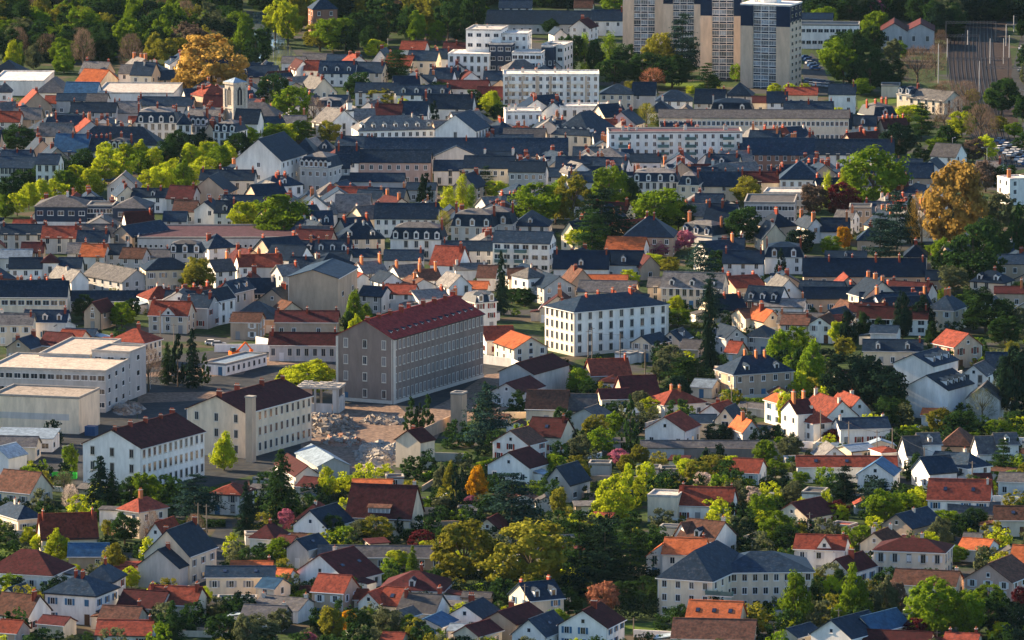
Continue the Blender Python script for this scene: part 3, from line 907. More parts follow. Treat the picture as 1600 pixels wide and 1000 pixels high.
KINDN = {'D':'round tree','P':'tall narrow poplar','C':'dark fir','K':'tiered cedar','B':'bare tree','S':'bush','U':'tall bushy tree','T':'cypress'}
NP = np.random.RandomState(5)
def quads(name, C, N, S, elong=1.0, parent_mat=None):
    n = len(C)
    N = N / np.linalg.norm(N, axis=1, keepdims=True)
    A = np.cross(N, NP.normal(size=(n, 3))); A /= np.linalg.norm(A, axis=1, keepdims=True)
    Bv = np.cross(N, A)
    a = A * (S * elong)[:, None]; b_ = Bv * (S / elong)[:, None]
    V = np.stack([C - a - b_*.6, C + a*.7 - b_, C + a + b_*.7, C - a*.6 + b_], 1).reshape(-1, 3)
    me = bpy.data.meshes.new(name); me.vertices.add(4*n); me.vertices.foreach_set('co', V.ravel())
    me.loops.add(4*n); me.loops.foreach_set('vertex_index', np.arange(4*n)); me.polygons.add(n)
    me.polygons.foreach_set('loop_start', np.arange(0, 4*n, 4)); me.polygons.foreach_set('loop_total', np.full(n, 4))
    me.update(calc_edges=True); me.materials.append(LEAF['g']); return me
def clumpy(nc, per, prof, size, cr, seed, solid=.55, zlo=0.0, twist=0.35):
    """crown inside the unit cylinder (radius .5, height 0..1); prof(z) -> radius"""
    rs = np.random.RandomState(seed); C = []; N = []
    zz = rs.uniform(zlo, 1, nc*4); keep = []
    for z in zz:
        if rs.rand() < prof(z)*2 * .95 + .05: keep.append(z)
        if len(keep) == nc: break
    for z in keep:
        rr = prof(z) * (solid + (1-solid)*rs.rand()**.5) * rs.uniform(.8, 1.08); t = rs.uniform(0, 2*np.pi)
        c = np.array([rr*np.cos(t), rr*np.sin(t), z*.92+.04])
        q = rs.normal(size=(per, 3)); q /= np.linalg.norm(q, axis=1, keepdims=True)
        q *= (rs.rand(per, 1)**.33); 
        k = cr * rs.uniform(.6, 1.35)
        p = c + q * k * np.array([1, 1, .8])
        nn = q + (c - np.array([0, 0, .45])) * 1.0 + rs.normal(size=(per, 3))*twist
        C.append(p); N.append(nn)
    C = np.concatenate(C); N = np.concatenate(N)
    return C, N, size * rs.uniform(.6, 1.4, len(C))
def warp(C, seed, amt=.09):
    rs = np.random.RandomState(seed); D_ = np.zeros_like(C)
    for k in range(5):
        f = rs.normal(size=(3, 3))*5; ph = rs.uniform(0, 6.28, 3); D_ += np.sin(C @ f + ph)*amt/2.2
    D_[:, 2] *= .7; Q = C + D_*(.2 + C[:, 2:3]*.8); Q[:, 2] = np.clip(Q[:, 2], 0, 1.1); return Q
def sphere_prof(z): return .44 * math.sqrt(max(0, 1 - ((z-.5)/.52)**2))
def dome_prof(z): return .46 * math.sqrt(max(0, 1 - ((z-.36)/.66)**2))
def cone_prof(z): return .47 * (1-z)**.8 * min(1, .55 + z*4) + .01
def col_prof(z): return .46 * min(1, (z+.04)*4)**.6 * max(0, (1-z))**.45
PROTO = {k: [] for k in 'DPCKBSUT'}
for s_ in range(9):
    C, N, S = clumpy(int(95+5*s_), 72, sphere_prof if s_ % 2 else dome_prof, .0185, .10, 10+s_, .45); PROTO['D'].append(quads('crown', warp(C, s_), N, S))
for s_ in range(3):
    C, N, S = clumpy(110, 70, col_prof, .018, .11, 30+s_, .4); PROTO['U'].append(quads('crown', warp(C, s_+50, .06), N, S))
for s_ in range(2):
    C, N, S = clumpy(60, 50, col_prof, .022, .16, 40+s_, .3); C[:, 2] = (C[:, 2]-.02); S = S*.8; PROTO['P'].append(quads('crown', C, N, S, 1.25))
    C, N, S = clumpy(60, 55, cone_prof, .018, .07, 45+s_, .3); PROTO['T'].append(quads('crown', C, N, S, 1.4))
for s_ in range(3):
    rs = np.random.RandomState(60+s_); C = []; N = []
    for lv in range(17):
        z = .03 + lv/17*.95; R_ = cone_prof(z) * rs.uniform(.82, 1.12)
        nb = max(4, int(13*(1-z)+4))
        for k in range(nb):
            t = rs.uniform(0, 2*np.pi); L = R_*rs.uniform(.7, 1.1); m = int(12 + 26*(1-z))
            u = rs.rand(m)**.7; px_ = u*L*np.cos(t) + rs.normal(size=m)*.022; py_ = u*L*np.sin(t) + rs.normal(size=m)*.022
            pz = z - u*u*.05 + rs.normal(size=m)*.01
            C.append(np.stack([px_, py_, pz], 1)); N.append(np.stack([np.cos(t)*.6+rs.normal(size=m)*.3, np.sin(t)*.6+rs.normal(size=m)*.3, np.full(m, .8)], 1))
    C = np.concatenate(C); N = np.concatenate(N); PROTO['C'].append(quads('crown', C, N, .017*rs.uniform(.6, 1.4, len(C)), 1.5))
for s_ in range(3):
    rs = np.random.RandomState(80+s_); C = []; N = []
    for lv in range(9):
        z = .12 + lv/9*.86; R_ = .5*min(1, (1.12-z)*1.25)
        for k in range(int(5 + 4*(1-z))):
            t = rs.uniform(0, 2*np.pi); L = R_*rs.uniform(.5, 1.0); m = int(150*L*2+20)
            cx, cy = L*.62*np.cos(t), L*.62*np.sin(t); zz = z + rs.uniform(-.03, .03)
            q = rs.normal(size=(m, 3))*np.array([.1*L*2+.03, .1*L*2+.03, .010])
            C.append(q + np.array([cx, cy, zz])); N.append(rs.normal(size=(m, 3))*.35 + np.array([cx, cy, .9]))
    C = np.concatenate(C); N = np.concatenate(N); PROTO['K'].append(quads('crown', C, N, .015*rs.uniform(.6, 1.4, len(C)), 1.3))
for s_ in range(3):
    rs = np.random.RandomState(90+s_); C = []; N = []; n = 1500
    t = rs.uniform(0, 2*np.pi, n); ph = rs.uniform(.0, 1, n); rr = rs.uniform(.25, 1, n)**.6
    z = .08 + ph*.9; pr = np.array([dome_prof(a) for a in z]); 
    C = np.stack([pr*rr*np.cos(t), pr*rr*np.sin(t), z], 1)
    N = np.cross(C - np.array([0,0,-.2]) + rs.normal(size=(n,3))*.1, rs.normal(size=(n, 3)))
    # twigs: slivers pointing outwards
    D_ = C - np.array([0, 0, .0]); D_ /= np.linalg.norm(D_, axis=1, keepdims=True); D_ = D_ + rs.normal(size=(n,3))*.25
    Bn = np.cross(D_, rs.normal(size=(n,3))); Bn /= np.linalg.norm(Bn, axis=1, keepdims=True)
    Lh = .045*rs.uniform(.5, 1.5, n)[:, None]; wd = .0035
    V = np.stack([C - D_*Lh - Bn*wd, C - D_*Lh + Bn*wd, C + D_*Lh + Bn*wd*.4, C + D_*Lh - Bn*wd*.4], 1).reshape(-1, 3)
    me = bpy.data.meshes.new('crown'); me.from_pydata([tuple(v) for v in V], [], [(4*i, 4*i+1, 4*i+2, 4*i+3) for i in range(n)]); me.materials.append(LEAF['u']); me.update()
    PROTO['B'].append(me)
for s_ in range(3):
    C, N, S = clumpy(26, 42, dome_prof, .032, .15, 100+s_, .6); PROTO['S'].append(quads('foliage', C, N, S))
def trunk_mesh(seed, conifer=False):
    rs = random.Random(seed); b = MB()
    if conifer: b.tube((0,0,-.02), (0,0,.9), .026, .004, 6)
    else:
        b.tube((0,0,-.02), (.01,0,.42), .032, .022, 7)
        for k in range(6):
            a = k*1.05 + rs.random(); z0 = .3 + rs.random()*.15; L = rs.uniform(.2, .3)
            p1 = (L*math.cos(a)*.6, L*math.sin(a)*.6, z0+.22); p2 = (L*math.cos(a+.3)*1.25, L*math.sin(a+.3)*1.25, z0+.42)
            b.tube((0.005,0,z0), p1, .014, .009, 5, cap=False); b.tube(p1, p2, .009, .003, 4)
        b.tube((.01,0,.42), (-.02,.02,.85), .02, .005, 5)
    return b.mesh('trunk', [M_BARK])
TRUNK = [trunk_mesh(i) for i in range(3)]; TRUNKC = trunk_mesh(9, True)
CN = {'y':'lime green','g':'bright green','d':'dark green','e':'almost black','b':'bluish green','o':'olive','a':'golden brown','u':'grey brown','r':'russet','m':'maroon leaved','p':'pink blossoming','w':'white blossoming','t':'amber','h':'grey green'}
TREES = 0
def tree(kind, x, yb, wpx, hpx, ck, label=None, group=None, reg=True):
    P = at(x, yb); s = scl(P); W_ = wpx/s; H_ = hpx/s
    nm = {'D':'tree','P':'poplar_tree','C':'fir_tree','K':'cedar_tree','B':'bare_tree','S':'bush','U':'tree','T':'cypress_tree'}[kind]
    root = bpy.data.objects.new(nm, None); COL.objects.link(root); root.location = P; root.rotation_euler = (0, 0, rnd.uniform(0, 6.28)); root.empty_display_size = .5
    low = {'D':.14,'P':.04,'C':.05,'K':.06,'B':.14,'S':0,'U':.05,'T':.02}[kind]
    me = rnd.choice(PROTO[kind])
    c = link('crown' if kind != 'S' else 'foliage', me, root, (0,0,H_*low), 0, (W_*1.04, W_*1.04*rnd.uniform(.9,1.1), H_*(1-low)))
    omat(c, LEAF[ck])
    if kind != 'S':
        t = link('trunk', TRUNKC if kind in 'CKT' else rnd.choice(TRUNK), root, (0,0,0), 0, (max(W_, H_*.5), max(W_, H_*.5), H_*.95))
    root['category'] = 'bush' if kind == 'S' else 'tree'
    if group: root['group'] = group
    if reg:
        FOOT.append((P.x, P.y, W_*.33)); ITEMS.append((x-wpx/2, x+wpx/2, yb-hpx, yb-hpx*.15, P.y))
        cx, cy = pix((P.x, P.y, H_*.6))
        sz = '' if hpx < 70 else 'big'
        if hpx < 34: sz = 'small'
        REG.append(dict(o=root, x=cx, y=cy, label=label, kind='tree', cat='tree', group=group, words=(sz, CN[ck], KINDN[kind])))
    return root
def trees(txt):
    for ln in txt.strip().splitlines():
        lab = None
        if '|' in ln: ln, lab = [q.strip() for q in ln.split('|')]
        for gi, grp in enumerate(ln.split(';')):
            tk = grp.split()
            if len(tk) < 6: continue
            if gi: lab = None
            tree(tk[0], float(tk[1]), float(tk[2]), float(tk[3]), float(tk[4]), tk[5], lab)
trees('''
C 158 798 78 92 e
C 176 800 50 70 d
C 385 838 46 92 e
C 440 815 82 122 d
K 305 812 90 76 b
D 228 792 45 55 g; D 205 790 40 44 d; B 238 862 30 66 u; U 176 898 50 50 o; U 90 878 48 52 y
D 45 852 26 28 y; D 60 862 24 26 y; D 195 850 48 48 d; D 168 842 20 32 o; D 205 920 30 36 y; D 320 951 24 34 y
B 110 798 30 42 w; B 305 852 36 50 u; D 5 842 22 26 g
C 270 1010 56 78 d; D 350 1012 60 55 d; D 385 1020 40 60 h; D 18 925 40 30 g; D 70 915 40 24 g; D 110 905 40 24 y
K 800 842 112 112 b
T 712 800 28 84 e; T 722 788 18 60 e; U 745 782 40 56 t; U 705 775 32 55 o; U 690 772 30 50 h
D 830 925 128 118 o | vast olive tree crown, right one of the pair behind the long grey roof
D 725 912 105 96 o | wide olive tree crown, left one of the pair behind the long grey roof
K 945 930 120 130 e | dark cedar mass standing behind the cream residence
K 905 905 90 120 d; K 985 900 70 110 d; U 960 815 80 80 y; D 872 812 30 52 o; D 1000 890 50 60 d
U 1244 985 62 96 g; U 1272 975 30 70 d; U 1335 975 58 94 g; D 1312 925 26 36 d
U 1385 975 46 76 h; D 1402 965 36 60 u; D 1462 995 92 94 g; D 1512 995 60 74 g; D 1545 950 50 40 g; D 1563 1008 44 36 y
D 1430 1005 44 40 m; D 1300 940 30 40 y; D 1310 985 30 40 g; D 1595 960 30 44 m; D 1545 985 60 50 d; D 1585 1000 50 60 e
D 942 968 50 60 r | russet leafless round tree above the white gabled house
D 888 965 48 48 d; D 868 988 42 36 g; D 1005 950 52 50 d; D 970 950 40 40 d; D 960 905 44 44 d; D 915 905 30 34 y; D 905 925 30 24 g
D 1062 980 28 36 d; D 1212 862 62 64 g; D 1230 868 40 50 d; D 1382 820 60 58 g; D 1434 808 40 46 y; D 1420 812 40 44 g; B 1275 800 24 30 h
K 1320 792 54 72 e; D 1308 818 42 36 m; D 1292 806 20 42 y; K 1375 785 60 40 b; D 1240 790 40 36 h; D 1262 800 30 24 y
D 568 884 33 36 g | clipped round bright green tree before the very long low house
C 645 895 30 46 g; D 587 850 55 46 o; D 558 850 40 40 h; D 518 846 42 44 d; D 503 845 20 40 d; D 660 862 42 36 m; D 640 850 30 26 d; D 448 832 24 38 p; D 625 838 16 30 e
U 511 778 36 54 y; D 435 810 30 24 o; D 520 1005 50 60 o; D 545 990 30 36 t; D 400 1010 70 50 h; D 440 990 40 40 h; D 482 1010 24 24 p
D 560 1000 40 46 d; D 605 995 50 46 h; D 640 995 40 34 g; D 580 975 28 26 g; D 440 880 50 40 g; D 425 862 26 20 o; D 415 888 30 24 d; D 690 800 30 26 h
D 405 872 24 24 d; D 620 890 40 30 y; D 605 880 24 24 y; D 735 790 24 16 p; D 560 920 30 24 w
D 1000 790 26 50 y; U 1020 800 14 36 e; D 1092 800 44 42 g; D 1122 805 50 40 u; D 1150 800 40 50 h; D 1175 790 34 30 w; D 1192 820 40 50 g; D 1165 780 20 22 g; D 1120 815 50 40 y
D 1450 870 40 40 y; D 1470 860 40 50 h; D 1490 880 50 30 g; D 1480 830 48 34 g; D 1525 830 36 34 d; D 1345 850 44 30 g; D 1310 820 34 30 y; D 1410 840 30 20 d
U 350 735 46 62 y | lime green half bare lone tree standing between the white and cream barracks
D 485 622 92 60 y | broad lime green tree beside the gutted slab building
D 455 612 44 40 y
T 642 676 34 58 d; T 668 676 34 62 d; T 655 672 28 50 e
K 760 704 86 112 b | blue green cedar right of the brown brick tower
T 758 660 34 66 d
T 278 604 36 96 e; C 300 606 46 100 e; T 320 600 26 50 d; B 232 612 50 70 u; C 262 600 36 70 d
U 553 518 34 66 g; U 572 515 24 44 g; U 556 530 30 40 y; U 545 524 20 40 d
C 1108 585 48 160 e | tallest almost black fir left of the tan stone villa
U 1216 570 50 60 g; D 1238 560 50 50 g; U 1266 610 50 86 g; U 1250 600 40 60 d
D 1328 650 78 92 e | black evergreen crown, left half of the clump beside the twin white blocks
D 1380 655 78 84 e | black evergreen crown, right half of the clump beside the twin white blocks
D 1355 640 60 86 e; D 1585 655 62 108 e; D 1600 640 50 100 e
T 985 710 34 96 d; D 905 720 40 40 h; D 880 680 34 44 d; D 940 712 50 46 g; D 965 728 36 26 p; D 874 748 46 40 g; D 905 755 36 44 o; D 888 700 30 34 h
D 1000 728 30 34 o; D 960 680 30 38 g; D 930 690 40 40 o; D 978 745 30 36 o; D 1045 590 50 50 h; K 1075 610 96 56 d; D 1030 600 30 40 h; D 1058 628 44 40 e; D 955 638 46 30 m
U 905 615 50 44 g; D 920 625 36 30 d; D 890 600 26 30 d; D 1015 650 40 30 y; D 1050 648 40 24 g; D 1000 645 30 34 h
D 1122 694 44 30 e; D 1115 745 52 36 o; D 1090 760 40 44 o; D 1072 752 30 34 y; D 1100 770 40 30 w; D 1060 740 20 30 g; D 1140 740 26 30 y; D 1010 765 30 44 y; D 982 770 18 44 y; D 1192 730 40 44 g
D 1215 715 24 34 g; D 1235 722 40 44 h; D 1212 748 40 30 g; D 1252 760 30 24 g; D 1302 692 34 24 m; D 1226 672 26 56 y; D 1218 640 20 30 y
D 1385 668 46 50 d; D 1408 660 40 36 o; D 1440 644 44 30 y; D 1472 684 50 46 o; D 1500 688 50 44 d; D 1362 640 40 30 d; D 1420 688 40 24 g; D 1450 700 40 26 h; B 1535 660 50 54 h; B 1560 650 44 60 h
K 1567 745 42 64 d; C 1590 730 30 50 d; D 1560 688 40 30 g; D 1515 700 44 24 g; K 1318 790 40 50 e; D 1275 750 20 20 g; D 1270 745 40 24 d; D 1470 750 40 30 g; D 1450 755 26 24 g; D 1580 765 30 30 g; D 1600 760 30 40 o
D 30 768 20 20 h; B 100 780 40 44 h; D 110 744 28 50 g; T 185 500 26 30 d; D 190 512 40 40 g; D 130 500 36 40 d; D 205 500 34 34 d
D 310 462 56 58 o | olive half leafed tree before the palace coloured barn
D 440 380 100 74 g | biggest bright green chestnut dome left of centre
D 378 364 50 50 y; D 398 352 30 40 g
C 783 492 34 108 e | narrow almost black fir right behind the dark barracks roof
D 832 358 86 70 g; D 895 355 60 88 o; D 868 350 50 70 g; D 952 330 66 68 g; D 985 330 30 50 d; K 940 385 112 96 e; K 925 400 60 80 d; D 1028 364 92 70 g; D 1060 362 50 50 d; D 1160 386 56 64 d
D 1140 310 36 28 y; D 1168 318 48 40 o; D 905 392 50 38 y; D 930 390 40 30 g; D 1070 390 30 30 p; D 1040 395 46 24 p; D 1030 400 40 24 p
K 1095 440 62 66 b; K 1110 510 50 90 b; D 1120 430 40 40 d; D 1045 425 34 24 o; D 1020 420 40 24 y; D 985 445 30 24 y; D 1055 490 30 30 y; D 1060 510 40 30 g; D 930 455 34 20 y; D 955 458 30 20 y
D 820 480 40 30 d; D 800 475 30 26 d; T 665 322 32 60 e; C 660 318 24 50 e; P 722 330 26 62 y; P 700 332 30 44 y; P 735 325 20 40 g; K 760 300 42 46 d; D 776 310 36 26 y; B 693 372 28 44 o; D 640 390 30 30 h; D 755 450 28 24 d
D 1365 330 98 100 g | tallest bright green crown left of the golden brown plane
D 1330 318 40 60 y; P 1292 325 20 62 y; D 1272 340 46 54 u; D 1318 340 56 56 m; D 1485 400 112 154 a | huge golden brown plane tree in the right part of the photo
B 1440 390 50 90 a
K 1375 410 66 84 b; K 1400 390 60 100 b; U 1425 385 30 80 e; D 1520 455 90 104 d; D 1545 430 70 90 d; D 1560 360 50 60 h; U 1588 410 40 100 d; D 1490 462 46 48 h; D 1475 440 40 50 d; D 1598 405 20 50 t; D 1470 420 30 50 g
D 1320 392 26 40 t; D 1298 400 30 30 g; D 1250 400 46 44 e; T 1220 438 28 52 e; D 1302 484 48 34 g; U 1325 545 34 66 e; U 1410 530 36 80 e; U 1440 520 50 60 e; U 1350 530 30 46 d; U 1375 535 30 40 d; D 1540 520 80 60 d; D 1510 505 50 50 d; D 1570 540 50 44 d; D 1595 520 30 40 h; D 1270 505 20 24 e; U 1455 545 24 44 d
D 1310 540 30 40 y; D 1320 560 34 36 o; D 1475 470 24 20 g; D 1520 480 50 20 g; D 1592 470 30 30 d; D 1455 410 30 30 g
D 330 150 112 96 a | golden brown round plane tree above the church tower
D 290 150 40 44 a; D 458 198 62 64 g; D 428 172 52 60 d; B 490 196 44 44 u; D 470 222 50 34 g; D 515 225 40 36 o; D 445 225 40 30 y; D 430 228 50 34 g; D 30 240 58 46 d | round dark green tree at the left edge among slate roofs
K 620 130 66 56 d; K 600 130 40 40 b; D 766 182 36 42 y; D 740 180 36 40 d; D 688 155 30 28 d; D 560 160 50 44 d; D 630 175 24 20 y; T 678 195 22 44 e; D 780 190 30 30 d; D 595 165 50 28 o; D 660 160 30 30 o
P 914 118 26 72 g; P 952 112 34 66 g; D 890 118 46 66 d; D 930 120 30 60 d; D 975 122 40 50 d; K 1066 118 62 104 b; D 1030 118 62 62 o; D 960 135 60 44 d; D 1010 135 60 50 d; D 1050 138 60 50 d; K 1105 145 44 50 d; B 1020 140 46 34 r; D 990 150 30 24 o; D 1080 148 20 14 y; D 1118 140 14 20 g; D 1150 128 20 30 g; B 1000 165 20 24 u; B 1010 205 40 44 o
D 1290 222 60 42 g; D 1302 118 44 60 g; D 1318 135 50 66 g; D 1340 142 40 50 d; D 1360 145 46 70 d; D 1335 100 50 54 d; D 1325 85 60 36 d; D 1365 66 54 50 g; D 1372 30 34 30 p; B 1433 142 66 70 u; D 1390 145 46 50 d; D 1345 150 40 26 g; D 1395 100 30 40 h; D 1405 95 30 30 g; D 1365 80 40 40 d; D 1380 130 36 30 h
K 1440 220 44 66 d; D 1420 195 60 30 y; D 1405 250 60 60 e; D 1465 250 46 36 g; D 1503 215 40 38 y; B 1532 222 60 60 u; D 1565 180 60 60 d; D 1550 165 26 30 g; D 1540 250 36 40 y; D 1520 255 40 40 u; B 1480 175 50 50 u; B 1510 170 50 44 u; B 1475 210 40 50 u; D 1480 235 40 40 d; D 1520 195 40 34 d; D 1570 300 40 40 d; D 1540 300 50 50 u
D 1500 255 36 30 d; D 1440 255 30 24 d; D 1260 148 24 18 y; D 1235 148 24 18 y; D 1210 148 24 18 y
D 520 85 60 60 g; D 430 60 40 60 y; D 450 70 50 70 y; D 470 50 50 60 o; D 500 80 60 50 o; D 410 90 36 50 d; D 560 75 60 60 d; D 650 68 30 50 g; D 682 68 32 36 g; D 640 66 40 60 d; D 600 60 60 70 d; D 590 72 40 50 d; D 540 85 50 50 d; D 720 68 40 40 d; D 700 62 40 60 d; D 578 80 30 40 d
D 660 55 70 70 o; D 620 50 50 60 u; D 700 40 50 50 d; D 740 55 40 60 d; D 400 105 40 50 d; D 590 85 40 24 y; D 580 90 24 20 y; C 887 45 16 40 e; D 860 55 26 26 d; D 960 20 40 30 g; D 1300 20 60 50 d; D 1330 35 50 40 d; D 1290 40 40 30 g; D 1370 8 40 30 d; D 1420 30 40 40 d; D 1440 35 40 44 d; D 1460 50 40 50 d; D 1490 60 40 50 d; D 1395 20 30 40 h
''')
trees('''
U 20 112 30 50 y; U 30 110 22 46 g; U 100 114 40 44 g; U 52 108 34 40 h; U 165 95 36 50 d; U 240 100 36 50 o; B 130 105 40 60 u; B 205 112 44 60 u; D 60 60 44 44 g; D 250 80 44 44 g; D 12 70 50 40 g; U 380 90 40 60 g; D 350 70 44 44 g; B 290 60 44 60 u; B 60 40 40 50 u
B 1462 120 40 50 u; B 1470 90 30 44 u; D 1462 165 40 34 h; D 1600 110 26 40 d; D 1606 140 30 44 h; D 1598 190 30 40 d; B 1500 190 40 40 u; D 1520 160 24 20 o; D 1585 215 30 24 g; D 1600 235 36 30 d; D 1560 205 30 24 o; D 1596 60 20 30 d; B 1545 215 36 40 u
''')
ROW = [(8,340),(27,338),(45,328),(66,322),(86,318),(104,308),(142,310),(120,296),(163,286),(190,280),(216,276),(240,274),(268,292),(236,300),(253,302),(287,296),(304,292),(165,268),(198,262),(322,282),(342,270),(358,262),(300,262),(330,255),(220,262)]
for i, (x, y) in enumerate(ROW):
    big = x in (142,)
    tree('D' if i % 3 else 'U', x, y, rnd.uniform(34, 44)*(1.3 if big else 1), rnd.uniform(36, 48)*(1.2 if big else 1), 'y' if i % 5 else 'g', group='lime green trees lining the old town promenade')
for (x, y, c) in ((60,300,'d'),(78,296,'d'),(96,286,'d'),(180,255,'d'),(260,262,'d'),(300,250,'e'),(280,245,'d'),(20,315,'d'),(325,240,'e'),(340,238,'d'),(38,300,'d'),(370,245,'d'),(395,225,'g'),(385,235,'g'),(130,275,'d')):
    tree('D', x, y, 44, 40, c, group='dark trees behind the lime green row')
# ------------------------------------------------------------ ground and everything that is neither house nor tree
def ground_mat():
    m = bpy.data.materials.new('ground'); m.use_nodes = True; n = m.node_tree; L = n.links
    b = n.nodes['Principled BSDF']; b.inputs['Roughness'].default_value = .95; b.inputs['Specular IOR Level'].default_value = .1
    geo = n.nodes.new('ShaderNodeNewGeometry')
    def noise(s, d=4):
        q = n.nodes.new('ShaderNodeTexNoise'); q.inputs['Scale'].default_value = s; q.inputs['Detail'].default_value = d; L.new(geo.outputs['Position'], q.inputs['Vector']); return q
    def mix(f, a, c, lo, hi):
        r = n.nodes.new('ShaderNodeMapRange'); r.inputs[1].default_value = lo; r.inputs[2].default_value = hi; L.new(f, r.inputs[0])
        x = n.nodes.new('ShaderNodeMix'); x.data_type = 'RGBA'; L.new(r.outputs[0], x.inputs[0])
        for i, v in ((6, a), (7, c)):
            if isinstance(v, tuple): x.inputs[i].default_value = (*v, 1)
            else: L.new(v, x.inputs[i])
        return x.outputs[2]
    g = mix(noise(.6).outputs[0], (.012,.028,.008), (.040,.072,.015), .4, .65)
    g2 = mix(noise(.05).outputs[0], g, (.075,.06,.042), .55, .62)
    g3 = mix(noise(.035, 3).outputs[0], g2, (.05,.052,.056), .56, .6)
    L.new(g3, b.inputs['Base Color']); return m
b = MB(); b.face([(-1500, 300, 0), (1500, 300, 0), (1500, 8000, 0), (-1500, 8000, 0)]); g = link('ground', b.mesh('ground', [ground_mat()])); tag(g, kind='structure')
def patch(name, pts, z, mat, label=None):
    b = MB(); P = [at(x, y, z) for x, y in pts]
    if sum(P[i].x*P[(i+1) % len(P)].y - P[(i+1) % len(P)].x*P[i].y for i in range(len(P))) < 0: P = P[::-1]
    b.face(P); o = link(name, b.mesh(name, [mat])); tag(o, kind='structure')
    if label: o['label'] = label
    return o
M_ASPH = material('asphalt', (.04, .045, .052), var=.3, scale=.2, col2=(.06, .06, .06), mix2=.55, objvar=0)
M_SAND = material('sandy_ground', (.24, .17, .13), var=.3, scale=.4, col2=(.12, .09, .075), mix2=.5, objvar=0)
M_LAWN = material('lawn', (.07, .12, .02), var=.3, scale=.5, col2=(.10, .14, .03), objvar=0)
M_WATER = material('water', (.10, .13, .14), rough=.08, var=.05, spec=.6, objvar=0)
M_BALLAST = material('ballast', (.05, .036, .032), var=.3, scale=.3, col2=(.03, .026, .026), objvar=0)
patch('yard', [(215, 655), (215, 560), (330, 548), (540, 548), (800, 560), (905, 575), (770, 640), (610, 690), (470, 720), (330, 760), (100, 770), (60, 720)], .004*4, M_ASPH)
patch('yard', [(-30, 640), (214, 640), (214, 655), (110, 740), (60, 765), (-30, 770)], .012, M_ASPH)
patch('sandy_strip', [(215, 614), (330, 612), (420, 600), (520, 596), (520, 600), (400, 612), (330, 625), (215, 630)], .03, M_SAND)
patch('sandy_strip', [(330, 560), (520, 556), (520, 566), (390, 572), (380, 585), (300, 590), (215, 588), (215, 583), (300, 578)], .03, M_SAND)
patch('demolition_ground', [(470, 660), (500, 632), (620, 632), (640, 650), (700, 655), (680, 690), (610, 715), (560, 745), (500, 740), (470, 700)], .034, M_SAND)
patch('brown_yard', [(640, 655), (700, 625), (760, 585), (905, 575), (790, 640), (700, 668)], .032, M_SAND)
patch('street', [(296, 900), (322, 850), (345, 815), (362, 815), (366, 850), (330, 920)], .02, M_ASPH)
patch('street', [(-20, 812), (60, 808), (140, 800), (230, 790), (230, 796), (140, 806), (60, 816), (-20, 820)], .018, M_ASPH)
patch('street', [(1185, 690), (1260, 700), (1340, 712), (1420, 748), (1600, 770), (1600, 778), (1410, 756), (1330, 718), (1250, 706), (1180, 698)], .02, M_ASPH)
patch('street', [(640, 962), (700, 990), (760, 1000), (760, 1010), (620, 1010)], .02, M_ASPH)
patch('street', [(1150, 985), (1300, 968), (1450, 950), (1450, 962), (1300, 985), (1200, 1005), (1150, 1005)], .02, M_ASPH)
patch('street', [(900, 575), (1020, 555), (1110, 560), (1110, 566), (1010, 563), (905, 582)], .02, M_ASPH)
patch('lawn', [(960, 975), (1030, 972), (1040, 990), (950, 990)], .012, M_LAWN)
patch('lawn', [(-10, 850), (40, 850), (50, 880), (-10, 882)], .012, M_LAWN)
patch('lawn', [(1340, 158), (1405, 150), (1405, 160), (1340, 170)], .012, M_LAWN)
patch('lawn', [(1270, 112), (1300, 108), (1305, 116), (1272, 118)], .012, M_LAWN)
patch('lawn', [(1040, 128), (1100, 128), (1100, 136), (1040, 138)], .012, M_LAWN)
patch('river', [(395, 18), (432, 18), (445, 60), (470, 96), (440, 118), (400, 96)], .02, M_WATER)
patch('railway_ground', [(1476, 40), (1572, 28), (1588, 150), (1592, 200), (1565, 200), (1530, 150), (1484, 120)], .016, M_BALLAST)
patch('road', [(1580, 118), (1594, 60), (1600, 50), (1606, 60), (1606, 150), (1590, 150)], .024, M_ASPH)
patch('car_park', [(1255, 100), (1268, 82), (1285, 100), (1300, 140), (1290, 150), (1255, 150)], .02, M_ASPH)
patch('car_park', [(1550, 215), (1620, 180), (1620, 260), (1570, 270)], .026, M_ASPH)
def thing(name, label, cat, P, rz=0, group=None):
    o = bpy.data.objects.new(name, None); COL.objects.link(o); o.location = P; o.rotation_euler = (0, 0, rz); o.empty_display_size = .5
    tag(o, label, cat, group); return o

